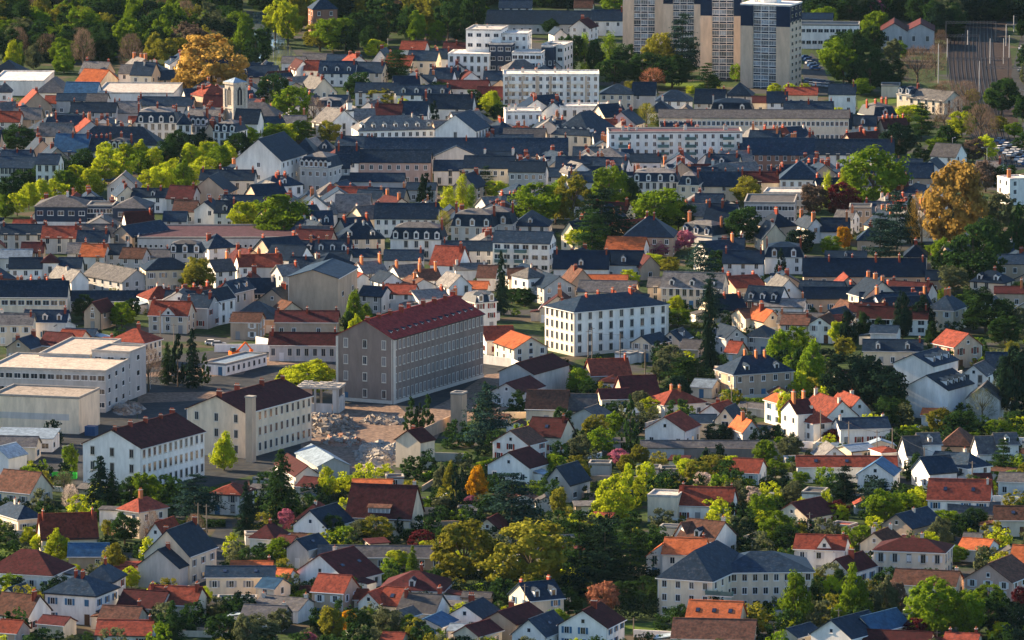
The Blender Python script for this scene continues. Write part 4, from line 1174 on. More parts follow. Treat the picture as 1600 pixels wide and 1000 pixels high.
# towers ------------------------------------------------------
def mk_bay():
    b = MB(); b.box(-1.45, 1.45, -.12, 0, .06, 2.5, 0)
    for x0, x1 in ((-1.36, -.5), (-.42, .42), (.5, 1.36)): b.box(x0, x1, -.16, 0, .85, 2.35, 1)
    b.box(-1.3, 1.3, -.18, 0, .1, .62, 2)
    return b.mesh('window', [M_FRAME, material('curtained_glass', (.16, .20, .24), rough=.2, var=.7, scale=.5, spec=.6, objvar=.6), M_NAVY])
BAY = mk_bay()
b = MB(); b.box(-.9, .9, -.06, .02, 0, 1.3, 0); b.box(-.8, -.05, -.1, 0, .1, 1.2, 1); b.box(.05, .8, -.1, 0, .1, 1.2, 1); SIDEW = b.mesh('window', [M_STONE, M_PANE])
def tower(segs, yb, top_h, d, rot, label, right=False, floors=12):
    x0 = segs[0][0]; x1 = segs[-1][1]; P = at((x0+x1)/2, yb); s = scl(P); th = R(rot)
    root = thing('tower_block', label, 'tower block', P, th, 'staggered beige tower blocks')
    wt = (x1-x0)/s/math.cos(th); X = lambda px: ((px-(x0+x1)/2)/s/math.cos(th))
    b = MB(); b.box(-wt/2, wt/2, .8, d, 0, top_h); link('wall', b.mesh('wall', [W['o']]), root)
    b = MB(); b.box(-wt/2-.2, wt/2+.2, .2, d+.2, top_h, top_h+.6); b.box(-2, 3, d*.3, d*.7, top_h+.6, top_h+3.2); b.box(-6, -4.5, d*.4, d*.6, top_h+.6, top_h+2.4); link('roof', b.mesh('roof', [W['w']]), root)
    fh = top_h / floors
    for (a, c, k) in segs:
        if k == 'w':
            b = MB(); b.box(X(a), X(c), 0, .79, 0, top_h-7.5); link('end_panel', b.mesh('end_panel', [W['o']]), root)
            b = MB(); b.box(X(a), X(c), 0, .79, top_h-7.5, top_h); link('top_panel', b.mesh('top_panel', [M_NAVY]), root)
        else:
            L = X(c)-X(a); n = 3
            for f in range(floors):
                for q in range(n):
                    link('window', BAY, root, (X(a)+(q+.5)*L/n, .78, f*fh+.02), 0, (L/n/2.95, 1, fh/2.56))
    if right:
        b = MB(); b.box(wt/2-.05, wt/2+.06, .9, d, top_h-6, top_h); link('top_panel', b.mesh('top_panel', [M_NAVY]), root)
        for f in range(floors):
            for q in range(3): link('window', SIDEW, root, (wt/2+.07, .8+(q+.5)*(d-.8)/3, f*fh+.7), math.pi/2)
    FOOT.append((P.x, P.y+d/2, 12))
    return root
HT = 31
tower([(973, 990, 'w'), (990, 1023, 'b'), (1023, 1037, 'w')], 84, HT, 14, -6, 'leftmost and farthest of the beige tower blocks, cut by the top of the photo')
tower([(1036, 1051, 'w'), (1051, 1084, 'b'), (1084, 1095, 'w')], 104, HT, 14, -6, 'second beige tower block from the left, half behind a bluish cedar')
tower([(1094, 1112, 'w'), (1112, 1146, 'b'), (1146, 1158, 'w')], 124, HT, 14, -6, 'third beige tower block with navy top, its flat roof just at the photo top')
tower([(1157, 1176, 'w'), (1176, 1212, 'b'), (1212, 1233, 'w')], 139, HT-.6, 15, -19, 'nearest and rightmost beige tower block with a windowed side wall', True)

M_TSTONE = material('weathered_stone', (.47, .43, .37), var=.35, scale=.9, streak=True, col2=(.34, .31, .28))
# church tower ------------------------------------------------
ITEMS.append((345, 390, 118, 205, at(368, 215).y)); ITEMS.append((360, 405, 165, 225, at(380, 215).y)); ITEMS.append((538, 556, 175, 212, at(546, 214).y))
P = at(368, 215); s = scl(P)
root = thing('church_tower', 'tall pale stone church belfry with pointed arch openings and low slate roof', 'church tower', P, R(38))
a = 2.55
b = MB(); b.box(-a, a, -a, a, 0, 19.2)
for sx in (-1, 1):
    for sy in (-1, 1):
        b.box(sx*a-.45, sx*a+.45, sy*a-.45, sy*a+.45, 0, 17)
b.box(-a-.4, a+.4, -a-.4, a+.4, 10.2, 10.6); b.box(-a-.5, a+.5, -a-.5, a+.5, 18.6, 19.25)
link('wall', b.mesh('wall', [M_TSTONE]), root)
b = MB(); h0 = 19.3; e = a+.5
for q in (((-e,-e),(e,-e)), ((e,-e),(e,e)), ((e,e),(-e,e)), ((-e,e),(-e,-e))): b.face([(q[0][0],q[0][1],h0),(q[1][0],q[1][1],h0),(0,0,h0+1.5)])
link('roof', b.mesh('roof', [RF['z']]), root)
b = MB(); pts = [(-.75, 0), (.75, 0), (.75, 4.2), (.4, 5.2), (0, 5.8), (-.4, 5.2), (-.75, 4.2)]
b.slab([(x, -.0, z) for x, z in pts], .0); ARCH = None
b = MB(); i0 = 0; b.face([(x, -.06, z) for x, z in pts]); 
b.box(-.95, -.76, -.12, 0, -.2, 4.4, 1); b.box(.76, .95, -.12, 0, -.2, 4.4, 1); b.box(-.06, .06, -.1, 0, 0, 4.6, 1)
ARCH = b.mesh('belfry_opening', [M_DARK, M_STONE])
for k in range(4):
    an = k*math.pi/2
    for z in (11.4,): link('belfry_opening', ARCH, root, (math.sin(an)*a, -math.cos(an)*a, z), an, (1.45, 1, 1.12))
    link('window', WIN['s'], root, (math.sin(an)*a, -math.cos(an)*a, 6.5), an)
houses('''R 365 402 192 170 9 9 -12 w s n3x1x1,Wt,c0 | church: white church nave behind the stone belfry''')
# bell turret with lantern in front of the slate rows
P = at(546, 214); root = thing('bell_turret', 'slender white bell turret with dome left of the seven dormer annex', 'bell turret', P)
b = MB(); b.tube((0,0,0), (0,0,9), 1.5, 1.5, 8); b.tube((0,0,9.4), (0,0,12), 1.0, 1.0, 8); link('wall', b.mesh('wall', [W['w']]), root)
b = MB(); b.tube((0,0,9), (0,0,9.5), 1.9, 1.3, 8); b.tube((0,0,12), (0,0,12.8), 1.4, .9, 8); b.tube((0,0,12.8), (0,0,15.2), .5, .05, 8); link('dome', b.mesh('dome', [RF['g']]), root)

# flue of the cream barracks ----------------------------------
P = at(392, 722); root = thing('flue', 'tall square beige flue standing free before the cream barracks', 'flue', P, R(-28))
b = MB(); b.box(-.95, .95, -.95, .95, 0, 16.2); link('shaft', b.mesh('shaft', [W['b']]), root); b = MB(); b.box(-1.1, 1.1, -1.1, 1.1, 16.2, 16.6); link('cap', b.mesh('cap', [M_CONC]), root)
FOOT.append((P.x, P.y, 2))

NOITEM = True
# gutted building and rubble ----------------------------------
P = at(498, 645); s = scl(P)
root = thing('gutted_building', 'half demolished concrete frame with rubble on its slab beside the dark barracks', 'ruin', P, R(-10))
b = MB(); b.box(-6, 5.4, 0, 9, 6.2, 6.7)
for x in (-5.4, -1, 4.9): 
    for y in (.4, 8): b.box(x-.25, x+.25, y-.25, y+.25, 0, 6.2)
link('frame', b.mesh('frame', [M_CONC]), root)
b = MB(); b.box(-5.2, -2.2, 2, 2.4, 1.5, 6.2); b.box(-5.2, -4.8, 2.4, 7, 0, 5); link('pink_wall', b.mesh('pink_wall', [W['p']]), root)
b = MB(); b.box(3.6, 5.2, .2, .6, 0, 6.1); b.box(5.0, 5.4, .6, 7.6, 0, 4); b.box(-2, 3.4, .3, .6, 0, 2.4); link('wall', b.mesh('wall', [W['g']]), root)
b = MB()
for i in range(60):
    x, y = rnd.uniform(-5.6, 4.8), rnd.uniform(.5, 8.5); z = 6.7; q = rnd.uniform(.15, .6); b.box(x-q, x+q, y-q*.7, y+q*.7, z, z+q*.8)
q = link('debris', b.mesh('debris', [M_CONC]), root); q['kind'] = 'stuff'
def rubble(label, cx, cy, rx, ry, hh, n, mat, mat2):
    P = at(cx, cy); s = scl(P); rx /= s; ry = ry/s/.155
    b = MB()
    def hgt(u, v): return hh*max(0, 1-(u*u+v*v))**.8*(.7+.5*math.sin(u*5+cx)*math.cos(v*4+cy))
    N_ = 18
    gp = [[(2*i/N_-1, 2*j/N_-1) for j in range(N_+1)] for i in range(N_+1)]
    for i in range(N_):
        for j in range(N_):
            q = [gp[i][j], gp[i+1][j], gp[i+1][j+1], gp[i][j+1]]
            if all(u*u+v*v > 1 for u, v in q): continue
            b.face([(u*rx, v*ry, hgt(u, v)+.02) for u, v in q], 0)
    for i in range(n):
        u = rnd.gauss(0, .5); v = rnd.gauss(0, .5)
        if u*u+v*v > 1.3: continue
        q = rnd.choice((.12, .2, .2, .35, .35, .6, .9)); z = hgt(u, v)
        M = Matrix.Translation((u*rx, v*ry, z)) @ Matrix.Rotation(rnd.uniform(0, 3), 4, 'Z') @ Matrix.Rotation(rnd.uniform(-.8, .8), 4, 'X') @ Matrix.Rotation(rnd.uniform(-.8, .8), 4, 'Y')
        b.box(-q, q, -q*.7, q*.7, -q*.35, q*.35, rnd.choice((0, 1, 1)), M)
    o = link('rubble', b.mesh('rubble', [mat, mat2]), None, P); tag(o, label, 'rubble', kind='stuff')
M_RUB = material('rubble_dust', (.22, .175, .145), var=.35, scale=.8, col2=(.17, .14, .125)); M_RUB2 = material('rubble_blocks', (.28, .26, .235), var=.4, scale=2)
M_RUBP = material('pink_rubble', (.30, .17, .125), var=.3, scale=1)
rubble('grey heap of broken blocks under the gutted frame', 510, 668, 44, 16, 3.0, 900, M_RUB, M_RUB2)
rubble('pinkish low heap of brick rubble in the yard', 535, 690, 30, 8, 1.4, 350, M_RUBP, M_RUB2)
rubble('long grey spill of broken concrete before the lone cream house', 592, 712, 36, 18, 2.2, 900, M_RUB2, M_CONC)
rubble('pale rubble scattered before the dark barracks gable', 600, 658, 34, 6, .9, 300, M_RUB, M_RUB2)
rubble('small grey rubble heap beside the concrete school', 200, 640, 22, 9, 1.2, 250, M_RUB2, M_RUB)
# excavator
P = at(366, 560); root = thing('excavator', 'orange excavator with raised arm parked in the yard', 'excavator', P, R(20))
M_ORG = material('orange_paint', (.62, .12, .02), var=.05)
b = MB(); b.box(-1.3, -.8, -1.6, 1.6, 0, .8); b.box(.8, 1.3, -1.6, 1.6, 0, .8); link('track', b.mesh('track', [M_DARK]), root)
b = MB(); b.box(-1.2, 1.2, -1.4, 1.5, .9, 2.0); link('body', b.mesh('body', [M_ORG]), root)
b = MB(); b.box(-1.1, .1, -1.2, .3, 2.0, 3.1); link('cab', b.mesh('cab', [M_PANE]), root)
b = MB(); b.tube((.5, -.5, 1.8), (3.0, -.8, 4.4), .3, .25, 5); b.tube((3.0, -.8, 4.4), (4.6, -.9, 2.4), .22, .18, 5); b.box(4.2, 5.0, -1.3, -.5, 1.2, 2.4); link('arm', b.mesh('arm', [M_ORG]), root)

# cars --------------------------------------------------------
def loft(prof, wd, inset=0.0):
    b = MB(); n = len(prof)
    for sg in (1, -1): b.face([(x, sg*wd/2, z) for x, z in (prof if sg < 0 else prof[::-1])])
    for i in range(n):
        (xa, za), (xb, zb) = prof[i], prof[(i+1) % n]; b.face([(xa, wd/2, za), (xb, wd/2, zb), (xb, -wd/2, zb), (xa, -wd/2, za)])
    return b
CARB = loft([(-2.1,.3),(2.05,.3),(2.1,.7),(1.9,.88),(1.0,.95),(-1.9,.98),(-2.1,.8)], 1.75).mesh('body', [M_FRAME])
CARG = loft([(1.0,.95),(.35,1.42),(-1.3,1.45),(-1.85,.97)], 1.6).mesh('windows', [M_PANE])
CART = loft([(.38,1.421),(.3,1.47),(-1.25,1.5),(-1.33,1.451)], 1.45).mesh('car_roof', [M_FRAME])
b = MB(); b.tube((0,-.1,0), (0,.1,0), .31, .31, 10); b.face([(.31*math.cos(a_), -.1, .31*math.sin(a_)) for a_ in np.arange(0, 6.28, .63)]); WHEEL = b.mesh('wheel', [M_DARK])
PAINT = {'white': M_FRAME, 'red': material('red_paint', (.35, .02, .02), rough=.3, var=.02), 'blue': material('blue_paint', (.03, .08, .2), rough=.3, var=.02), 'black': material('black_paint', (.02, .02, .025), rough=.3, var=.02), 'grey': material('silver_paint', (.35, .36, .38), rough=.3, var=.02)}
def car(x, y, ang, colr, where, group=None):
    P = at(x, y); P.z = .03
    o = thing('parked_car', None, 'car', P, R(ang), group)
    bd = link('body', CARB, o); omat(bd, PAINT[colr]); link('windows', CARG, o); t = link('car_roof', CART, o); omat(t, PAINT[colr])
    for wx in (-1.3, 1.3):
        for wy in (-.78, .78): link('wheel', WHEEL, o, (wx, wy, .31))
    REG.append(dict(o=o, x=x, y=y, label=where, kind='car', cat='car', group=group, words=('', colr, 'parked car')))
for x, y, a_, c_, l_ in ((693, 994, 10, 'white', 'white hatchback parked outside the grey carport'), (1420, 963, 5, 'white', 'white van-like car behind the big bright green tree'), (1290, 978, 0, 'blue', 'dark blue car in front of the tall bushy tree'),
        (1302, 972, 10, 'red', 'small red car by the pale lamp post'), (1431, 727, 5, 'grey', 'silver car before the twin duplex garage'), (1373, 694, 0, 'black', None), (332, 539, 0, 'white', 'white car left in the row above the excavator wall'), (342, 541, 5, 'grey', 'silver car right in the row above the excavator wall'),
        (275, 588, 80, 'grey', 'silver car nose on beneath the dark firs'), (1598, 78, 60, 'white', 'white car driving up the railway side road'), (1597, 112, 60, 'grey', 'silver car lower on the railway side road'), (170, 283, 30, 'blue', None), (672, 120, 0, 'grey', None), (400, 168, 40, 'blue', None), (1272, 745, 0, 'white', None)):
    car(x, y, a_, c_, l_)
for i in range(14): car(1261 + (i % 7)*6.5, 128 + (i//7)*5 + (i % 7)*.7, 80, rnd.choice(['white', 'grey', 'blue', 'black']), None, 'cars parked beside the nearest tower block')
for i in range(16): car(1562 + (i % 8)*6, 222 + (i//8)*12 + (i % 8)*3.5, 60, rnd.choice(['white', 'white', 'grey', 'blue', 'black']), None, 'cars in the right edge car park')
for i in range(5): car(1260 + i*3.5, 92 + i*4.2, 20, rnd.choice(['white', 'grey', 'blue']), None, 'line of cars behind the nearest tower block')

# poles, lamps -------------------------------------------------
b = MB(); b.tube((0,0,0), (0,0,1), .16, .11, 6); POLE = b.mesh('post', [M_POLE]); b = MB(); b.box(-.7, .7, -.06, .06, 0, .12); ARM = b.mesh('crossarm', [M_POLE])
def pole(x, yt, yb, lab=None):
    P = at(x, yb); H_ = (yb-yt)/scl(P); o = thing('utility_pole', None, 'utility pole', P)
    link('post', POLE, o, (0,0,0), 0, (1, 1, H_)); link('crossarm', ARM, o, (0,-.14,H_-.5)); 
    REG.append(dict(o=o, x=x, y=yt, label=lab, kind='pole', cat='pole', group=None, words=('', 'slim', 'utility pole'))); return P + Vector((0,0,H_-.4))
b = MB(); b.tube((0,0,0), (0,0,1), .09, .06, 6); LP = b.mesh('post', [M_LAMP]); b = MB(); b.tube((0,0,0), (1.3,0,.25), .05, .04, 5); b.box(1.2, 1.9, -.12, .12, .18, .32); LH = b.mesh('lamp_head', [M_LAMP])
def lamp(x, yt, yb):
    P = at(x, yb); H_ = (yb-yt)/scl(P); o = thing('street_lamp', None, 'street lamp', P, rnd.choice((0, math.pi, 1)))
    link('post', LP, o, (0,0,0), 0, (1, 1, H_)); link('lamp_head', LH, o, (0,0,H_-.3))
    REG.append(dict(o=o, x=x, y=yt, label=None, kind='pole', cat='street lamp', group=None, words=('', 'pale', 'street lamp')))
tops = []
for x, yt, yb in ((251, 484, 555), (272, 505, 582), (919, 515, 562), (925, 510, 566), (969, 520, 575), (1008, 545, 590), (1090, 572, 612), (1282, 640, 697), (1326, 658, 710), (1370, 672, 724), (1394, 668, 724), (1444, 698, 756), (1519, 720, 768), (1520, 745, 790), (820, 912, 975), (310, 785, 866), (323, 787, 855), (1143, 600, 650), (1167, 628, 668), (1228, 812, 860), (990, 965, 990), (1310, 950, 995), (1464, 985, 1010), (1265, 800, 838), (655, 912, 932)):
    tops.append(pole(x, yt, yb))
for x, yt, yb in ((99, 695, 742), (235, 570, 608), (308, 825, 880), (484, 355, 378), (1299, 948, 982), (458, 110, 128), (580, 95, 112), (606, 45, 70), (571, 52, 75), (427, 65, 82), (1153, 165, 180), (1600, 140, 180), (1542, 230, 262), (1488, 215, 250)): lamp(x, yt, yb)
def wire(a, c, lab):
    b = MB(); n = 8; L = (c-a); pr = None
    for i in range(n+1):
        t = i/n; p = a + L*t - Vector((0,0, 4*t*(1-t)*L.length*.02))
        if pr is not None: b.tube(pr, p, .03, .03, 4, cap=False)
        pr = p
    o = link('power_line', b.mesh('power_line', [M_DARK])); tag(o, lab, 'power line')
for k, (i, j) in enumerate(((7, 8), (8, 9), (9, 10), (10, 11), (11, 12), (2, 4), (4, 5), (20, 21), (21, 22))):
    o1 = REG
    wire(tops[i], tops[j], ['thin wire above the navy roofed white bungalow', 'thin wire crossing in front of the red shuttered windows', 'short thin wire over the street right of the navy roof', 'thin wire towards the grey duplex houses', 'thin wire across the duplex garden', 'thin wire in front of the white corner block', 'thin wire from the corner block to the carport house', 'thin wire across the bottom residence garden', 'thin wire at the bottom right corner'][k])

# walls and hedges --------------------------------------------
def gwall(pts, hgt, mat, label, name='garden_wall', th=.3):
    P0 = at(*pts[0]); b = MB()
    for (xa, ya), (xb, yb) in zip(pts, pts[1:]):
        A = at(xa, ya)-P0; B = at(xb, yb)-P0; D = (B-A); n = Vector((-D.y, D.x, 0)).normalized()*th/2
        b.slab([A+n+Vector((0,0,hgt)), A-n+Vector((0,0,hgt)), B-n+Vector((0,0,hgt)), B+n+Vector((0,0,hgt))], hgt)
    o = link(name, b.mesh(name, [mat]), None, P0); tag(o, label, name.replace('_', ' '))
for pts, hg, m_, lb in (
    ([(657, 690), (706, 668)], 3.2, W['b'], 'brown masonry wall leading to the narrow brick tower'),
    ([(668, 720), (728, 722)], 2.2, M_CONC, 'grey wall below the brick tower'),
    ([(755, 568), (800, 574), (835, 590)], 2.4, W['w'], 'white wall along the lane right of the dark barracks'),
    ([(335, 550), (420, 550)], 2.2, W['w'], 'pale wall behind the orange excavator'),
    ([(400, 540), (425, 545)], 2.6, W['w'], 'white wall left of the guardhouse'),
    ([(1000, 716), (1200, 720)], 3.0, W['s'], 'dark stone wall under the very long grey shed'),
    ([(880, 752), (1000, 755), (1070, 757), (1130, 752)], 1.6, W['b'], 'low tan garden wall below the three grey garages'),
    ([(892, 778), (935, 782)], 1.6, W['p'], 'low pink wall behind the dark cedar mass'),
    ([(1090, 775), (1290, 785), (1450, 778)], 1.8, W['g'], 'long grey garden wall right of the pink roofed house'),
    ([(1180, 815), (1290, 828), (1375, 832)], 1.4, W['g'], 'grey garden wall before the maroon tree'),
    ([(968, 882), (1010, 878)], 2.0, W['c'], 'pale wall left of the orange roofed house with white gable'),
    ([(965, 895), (1012, 893)], 1.6, W['c'], 'cream lit terrace wall beside the garden of the orange roofed house'),
    ([(990, 995), (1050, 998)], 1.6, W['w'], 'white low wall at the bottom beside the brown roof'),
    ([(1150, 978), (1245, 984), (1330, 990)], 1.5, W['g'], 'grey low wall below the residence gardens'),
    ([(1545, 790), (1600, 794)], 2.6, W['w'], 'white sunlit wall at the right edge beside the red roofed house'),
    ([(-5, 846), (30, 848)], 1.6, W['b'], 'tan low wall at the left edge above the lawn'),
    ([(1400, 680), (1440, 672)], 1.2, W['w'], 'white low wall below the small orange roof'),
    ([(1200, 745), (1248, 750)], 1.6, W['w'], 'white wall left of the long white bungalow'),
    ([(340, 920), (322, 958)], 1.2, M_CONC, 'concrete curb wall at the street corner by the cream villa')):
    gwall(pts, hg, m_, lb)
def hedge(x0, x1, y, hpx, label, ck='g'):
    P = at((x0+x1)/2, y); s = scl(P); L = (x1-x0)/s; H_ = hpx/s; n = int(600 + L*50)
    C = np.stack([NP.uniform(-L/2, L/2, n), NP.uniform(-.8, .8, n), NP.uniform(0, H_, n)], 1)
    C[:, 2] *= .85 + .15*np.sin(C[:, 0]*1.3)
    N = NP.normal(size=(n, 3))*.5 + np.stack([np.zeros(n), np.sign(C[:, 1]), np.full(n, .8)], 1)
    o = link('hedge', quads('hedge', C, N, NP.uniform(.1, .22, n)), None, P); o.data.materials.clear(); o.data.materials.append(LEAF[ck]); tag(o, label, 'hedge')
for a_ in ((437, 500, 932, 24, 'dark clipped hedge left of the tan house with white shutters', 'd'), (570, 604, 908, 20, 'green hedge beside the maroon double gabled house', 'g'), (640, 700, 926, 22, 'green hedge under the dark hipped roof', 'g'), (690, 790, 935, 32, 'tall dark hedge left of the slate dormer house', 'e'), (780, 905, 930, 34, 'long dark hedge at the foot of the olive trees', 'e'),
           (960, 1030, 905, 20, 'dark hedge behind the terrace garden', 'e'), (960, 1030, 965, 40, 'dark hedge wall left of the cream residence', 'e'), (0, 50, 900, 16, 'green hedge at the left edge', 'g'), (25, 110, 915, 12, 'low green hedge under the dark hipped bungalow', 'g'), (1505, 1555, 468, 22, 'square dark green hedge right of the terrace', 'd'), (1290, 1330, 960, 22, 'green hedge behind the tall bushy trees', 'g'),
           (670, 760, 812, 22, 'dark hedge with flowers beside the cedar', 'e'), (1550, 1600, 690, 20, 'green hedge below the dark evergreen at the right', 'g'), (25, 60, 738, 10, 'dark hedge by the cream bungalow', 'e'), (1230, 1300, 812, 10, 'low hedge before the maroon tree', 'd'), (1400, 1500, 838, 14, 'dark hedge below the grey roofed annexe', 'd')):
    hedge(*a_)
# pool, container, solar panels, lamp and so on ----------------
P = at(558, 992); o = thing('swimming_pool', 'round blue above ground pool in the garden', 'swimming pool', P)
b = MB(); b.tube((0,0,0), (0,0,1.1), 2.4, 2.4, 24, cap=False); b.tube((0,0,1.1), (0,0,1.14), 2.5, 2.4, 24, cap=False); link('pool_wall', b.mesh('pool_wall', [M_FRAME]), o)
b = MB(); b.face([(2.38*math.cos(t), 2.38*math.sin(t), .98) for t in np.arange(0, 6.28, .26)]); link('pool_water', b.mesh('pool_water', [material('pool_water', (.02, .16, .35), rough=.1, var=.05)]), o)
P = at(101, 748); o = thing('skip', 'bright green open skip on the asphalt by the street lamp', 'skip', P, R(-4)); b = MB()
b.box(-3, 3, -1.1, -1.0, .1, 1.5); b.box(-3, 3, 1.0, 1.1, .1, 1.5); b.box(-3, -2.9, -1, 1, .1, 1.5); b.box(2.9, 3, -1, 1, .1, 1.5); b.box(-2.9, 2.9, -1, 1, .1, .2)
for i in range(9): b.box(-2.9+i*.72, -2.8+i*.72, -1.18, -1.101, .1, 1.4)
link('skip_body', b.mesh('skip_body', [material('green_paint', (.04, .38, .06), var=.05)]), o)
P = at(143, 680); o = thing('container', 'small blue container beside the white panelled hall', 'container', P, R(-18)); b = MB(); b.box(-1.4, 1.4, -1.2, 1.2, 0, 2.4)
for i in range(7): b.box(-1.35+i*.42, -1.2+i*.42, -1.28, -1.201, .1, 2.3)
link('container_body', b.mesh('container_body', [PAINT['blue']]), o)
for (x0, x1, ye) in ((5, 31, 760),):
    P = at(14, 752, 4.7); o = thing('solar_panel', 'dark solar panel array lying on the roof at the left edge', 'solar panel', P, R(-30)); b = MB()
    for i in range(5):
        for j in range(2): b.box(-2.6+i*1.05, -1.6+i*1.05, j*1.55, j*1.55+1.45, .0, .06)
    q = link('panels', b.mesh('panels', [M_SOLAR]), o); q.rotation_euler = (R(38), 0, 0)
P = at(590, 800, 0); hs = [r_ for r_ in REG if r_['label'] and 'steep brown roof' in r_['label']][0]['o']
b = MB(); b.box(-2.6, 2.6, -.1, 3.6, 0, 1.7, 0); b.slab([(-2.9,-.4,1.75),(2.9,-.4,1.75),(2.9,4.4,3.2),(-2.9,4.4,3.2)], .15, 1)
for i in range(5): b.box(-2.4+i, -1.55+i, -.14, -.1, .3, 1.5, 2)
link('wide_dormer', b.mesh('wide_dormer', [M_FRAME, RF['b'], M_SHG]), hs, (0, 1.0, 4.7))
# balconies on the flats
b = MB(); b.box(-1.8, 1.8, -1.3, 0, -.15, 0, 0); b.box(-1.8, 1.8, -1.3, -1.24, 0, 1.0, 1); b.box(-1.8, -1.74, -1.24, 0, 0, 1.0, 1); b.box(1.74, 1.8, -1.24, 0, 0, 1.0, 1)
BALC = b.mesh('balcony', [W['w'], M_BALC]); b = MB(); b.box(-1.8, 1.8, -1.3, 0, -.15, 0, 0); b.box(-1.8, 1.8, -1.3, -1.24, 0, 1.0, 0); BALCW = b.mesh('balcony', [W['w']])
def balconies(key, xs, zs, me):
    o = [r_ for r_ in REG if r_['label'] and key in r_['label']][0]['o']
    for x in xs:
        for z in zs: link('balcony', me, o, (x, 0, z))
balconies('long white apartment slab', (-17, -4, 5, 17.5), (2.9, 5.4, 7.9, 10.4), BALC)
balconies('beige and white striped', (-13, -8, 2, 9), (2.7, 5.4, 8.1, 10.8), BALCW)
balconies('white balcony apartment block', (-6, 0), (3, 6), BALC)
balconies('big three storey cream residence', (7, 9.5), (3, 5.9), BALC)
o = [r_ for r_ in REG if r_['label'] and 'beige and white striped' in r_['label']][0]['o']
b = MB()
for x in (-15.5, -10.5, -5.5, -1, 5.5, 12): b.box(x, x+1.5, -.05, -.0, 0, 13.3)
link('beige_panels', b.mesh('beige_panels', [W['o']]), o)
o = [r_ for r_ in REG if r_['label'] and 'blank white panelled hall' in r_['label']][0]['o']
b = MB(); b.box(-11, 9, -.05, 0, 3.4, 5.0); link('grey_band', b.mesh('grey_band', [W['g']]), o)

# railway ------------------------------------------------------
M_GANT = material('gantry_steel', (.13, .13, .14), var=.1)
M_RAIL = material('rail_steel', (.045, .035, .032), rough=.4, var=.1)
def track(pts, lab):
    P = [at(x, y) for x, y in pts]; P0 = P[0]; b = MB()
    for q in range(len(P)-1):
        A = P[q]-P0; B = P[q+1]-P0; D = (B-A).normalized(); n = Vector((-D.y, D.x, 0))
        for sg in (-.75, .75):
            o_ = n*sg; z = Vector((0,0,.2)); b.slab([A+o_+n*.09+z, A+o_-n*.09+z, B+o_-n*.09+z, B+o_+n*.09+z], .16, 0)
        L = (B-A).length; k = int(L/1.5)
        for i in range(k):
            c = A + (B-A)*(i/k); b.slab([c+n*1.3+D*.15+Vector((0,0,.06)), c-n*1.3+D*.15+Vector((0,0,.06)), c-n*1.3-D*.15+Vector((0,0,.06)), c+n*1.3-D*.15+Vector((0,0,.06))][::-1], .04, 1)
    o = link('railway_track', b.mesh('railway_track', [M_RAIL, M_DARK]), None, P0); tag(o, lab, 'railway track', 'railway tracks fanning into the station yard')
tr = ['leftmost curving', 'second curving', 'third', 'fourth', 'fifth', 'rightmost']
for i in range(6):
    u = i/5.8
    pts = []
    for t in np.linspace(0, 1, 16):
        y = 32 + t*(228)
        xc = 1492 + u*62 - (1-u)*14*math.sin(math.pi*t)*(1) + t*t*60*(1-u*.6) + t*u*12
        pts.append((xc, y))
    track(pts, tr[i] + ' railway track counted from the left in the station yard')
def gantry(x0, x1, yb, hpx, lab):
    A = at(x0, yb); B = at(x1, yb); H_ = hpx/scl(A); o = thing('catenary_gantry', lab, 'gantry', A); L = (B-A).length; b = MB()
    b.box(-.15, .15, -.15, .15, 0, H_); link('mast', b.mesh('mast', [M_GANT]), o); link('mast', o.children[0].data, o, (L, 0, 0))
    b = MB(); b.box(0, L, -.05, .05, H_-.1, H_); b.box(0, L, -.05, .05, H_-.9, H_-.8)
    n = int(L/1.2)
    for i in range(n): b.tube((i*L/n, 0, H_-.85), ((i+.5)*L/n, 0, H_-.05), .05, .05, 4, cap=False); b.tube(((i+.5)*L/n, 0, H_-.05), ((i+1)*L/n, 0, H_-.85), .05, .05, 4, cap=False)
    link('beam', b.mesh('beam', [M_GANT]), o)
gantry(1478, 1556, 66, 33, 'farthest catenary gantry spanning the railway tracks'); gantry(1480, 1575, 120, 30, 'middle catenary gantry spanning the railway tracks'); gantry(1540, 1600, 145, 42, 'nearest catenary gantry at the right edge'); gantry(1460, 1530, 90, 36, 'catenary gantry just right of the twin gabled workshop')
b = MB(); b.tube((0,0,0), (0,0,1), .18, .14, 6); MAST = b.mesh('mast', [M_LAMP])
for i, (x, yt, yb) in enumerate(((1512, 47, 70), (1504, 32, 55), (1499, 25, 48), (1494, 18, 40), (1480, 60, 95), (1466, 68, 130), (1530, 95, 145), (1547, 60, 100), (1577, 55, 90), (1568, 60, 100), (1584, 24, 50), (1572, 38, 72))):
    P = at(x, yb); o = thing('catenary_mast', None, 'mast', P); link('mast', MAST, o, (0,0,0), 0, (1,1,(yb-yt)/scl(P))); link('bracket', ARM, o, (.6,0,(yb-yt)/scl(P)-.6))
    REG.append(dict(o=o, x=x, y=yt, label=None, kind='pole', cat='mast', group=None, words=('', 'grey', 'railway mast')))

# air: far things fade a little to blue
HZ = bpy.data.materials.new('haze'); HZ.use_nodes = True; n = HZ.node_tree; n.nodes.remove(n.nodes['Principled BSDF'])
v = n.nodes.new('ShaderNodeVolumePrincipled'); v.inputs['Density'].default_value = 0.0000045; v.inputs['Color'].default_value = (.45, .75, 1, 1); v.inputs['Anisotropy'].default_value = 0.2
n.links.new(v.outputs[0], n.nodes['Material Output'].inputs['Volume'])
b = MB(); b.box(-1700, 1700, -100, 8200, -1, CAMH + 25); o = link('haze', b.mesh('haze', [HZ])); tag(o, 'thin blue spring evening haze over the town', 'haze', kind='stuff')
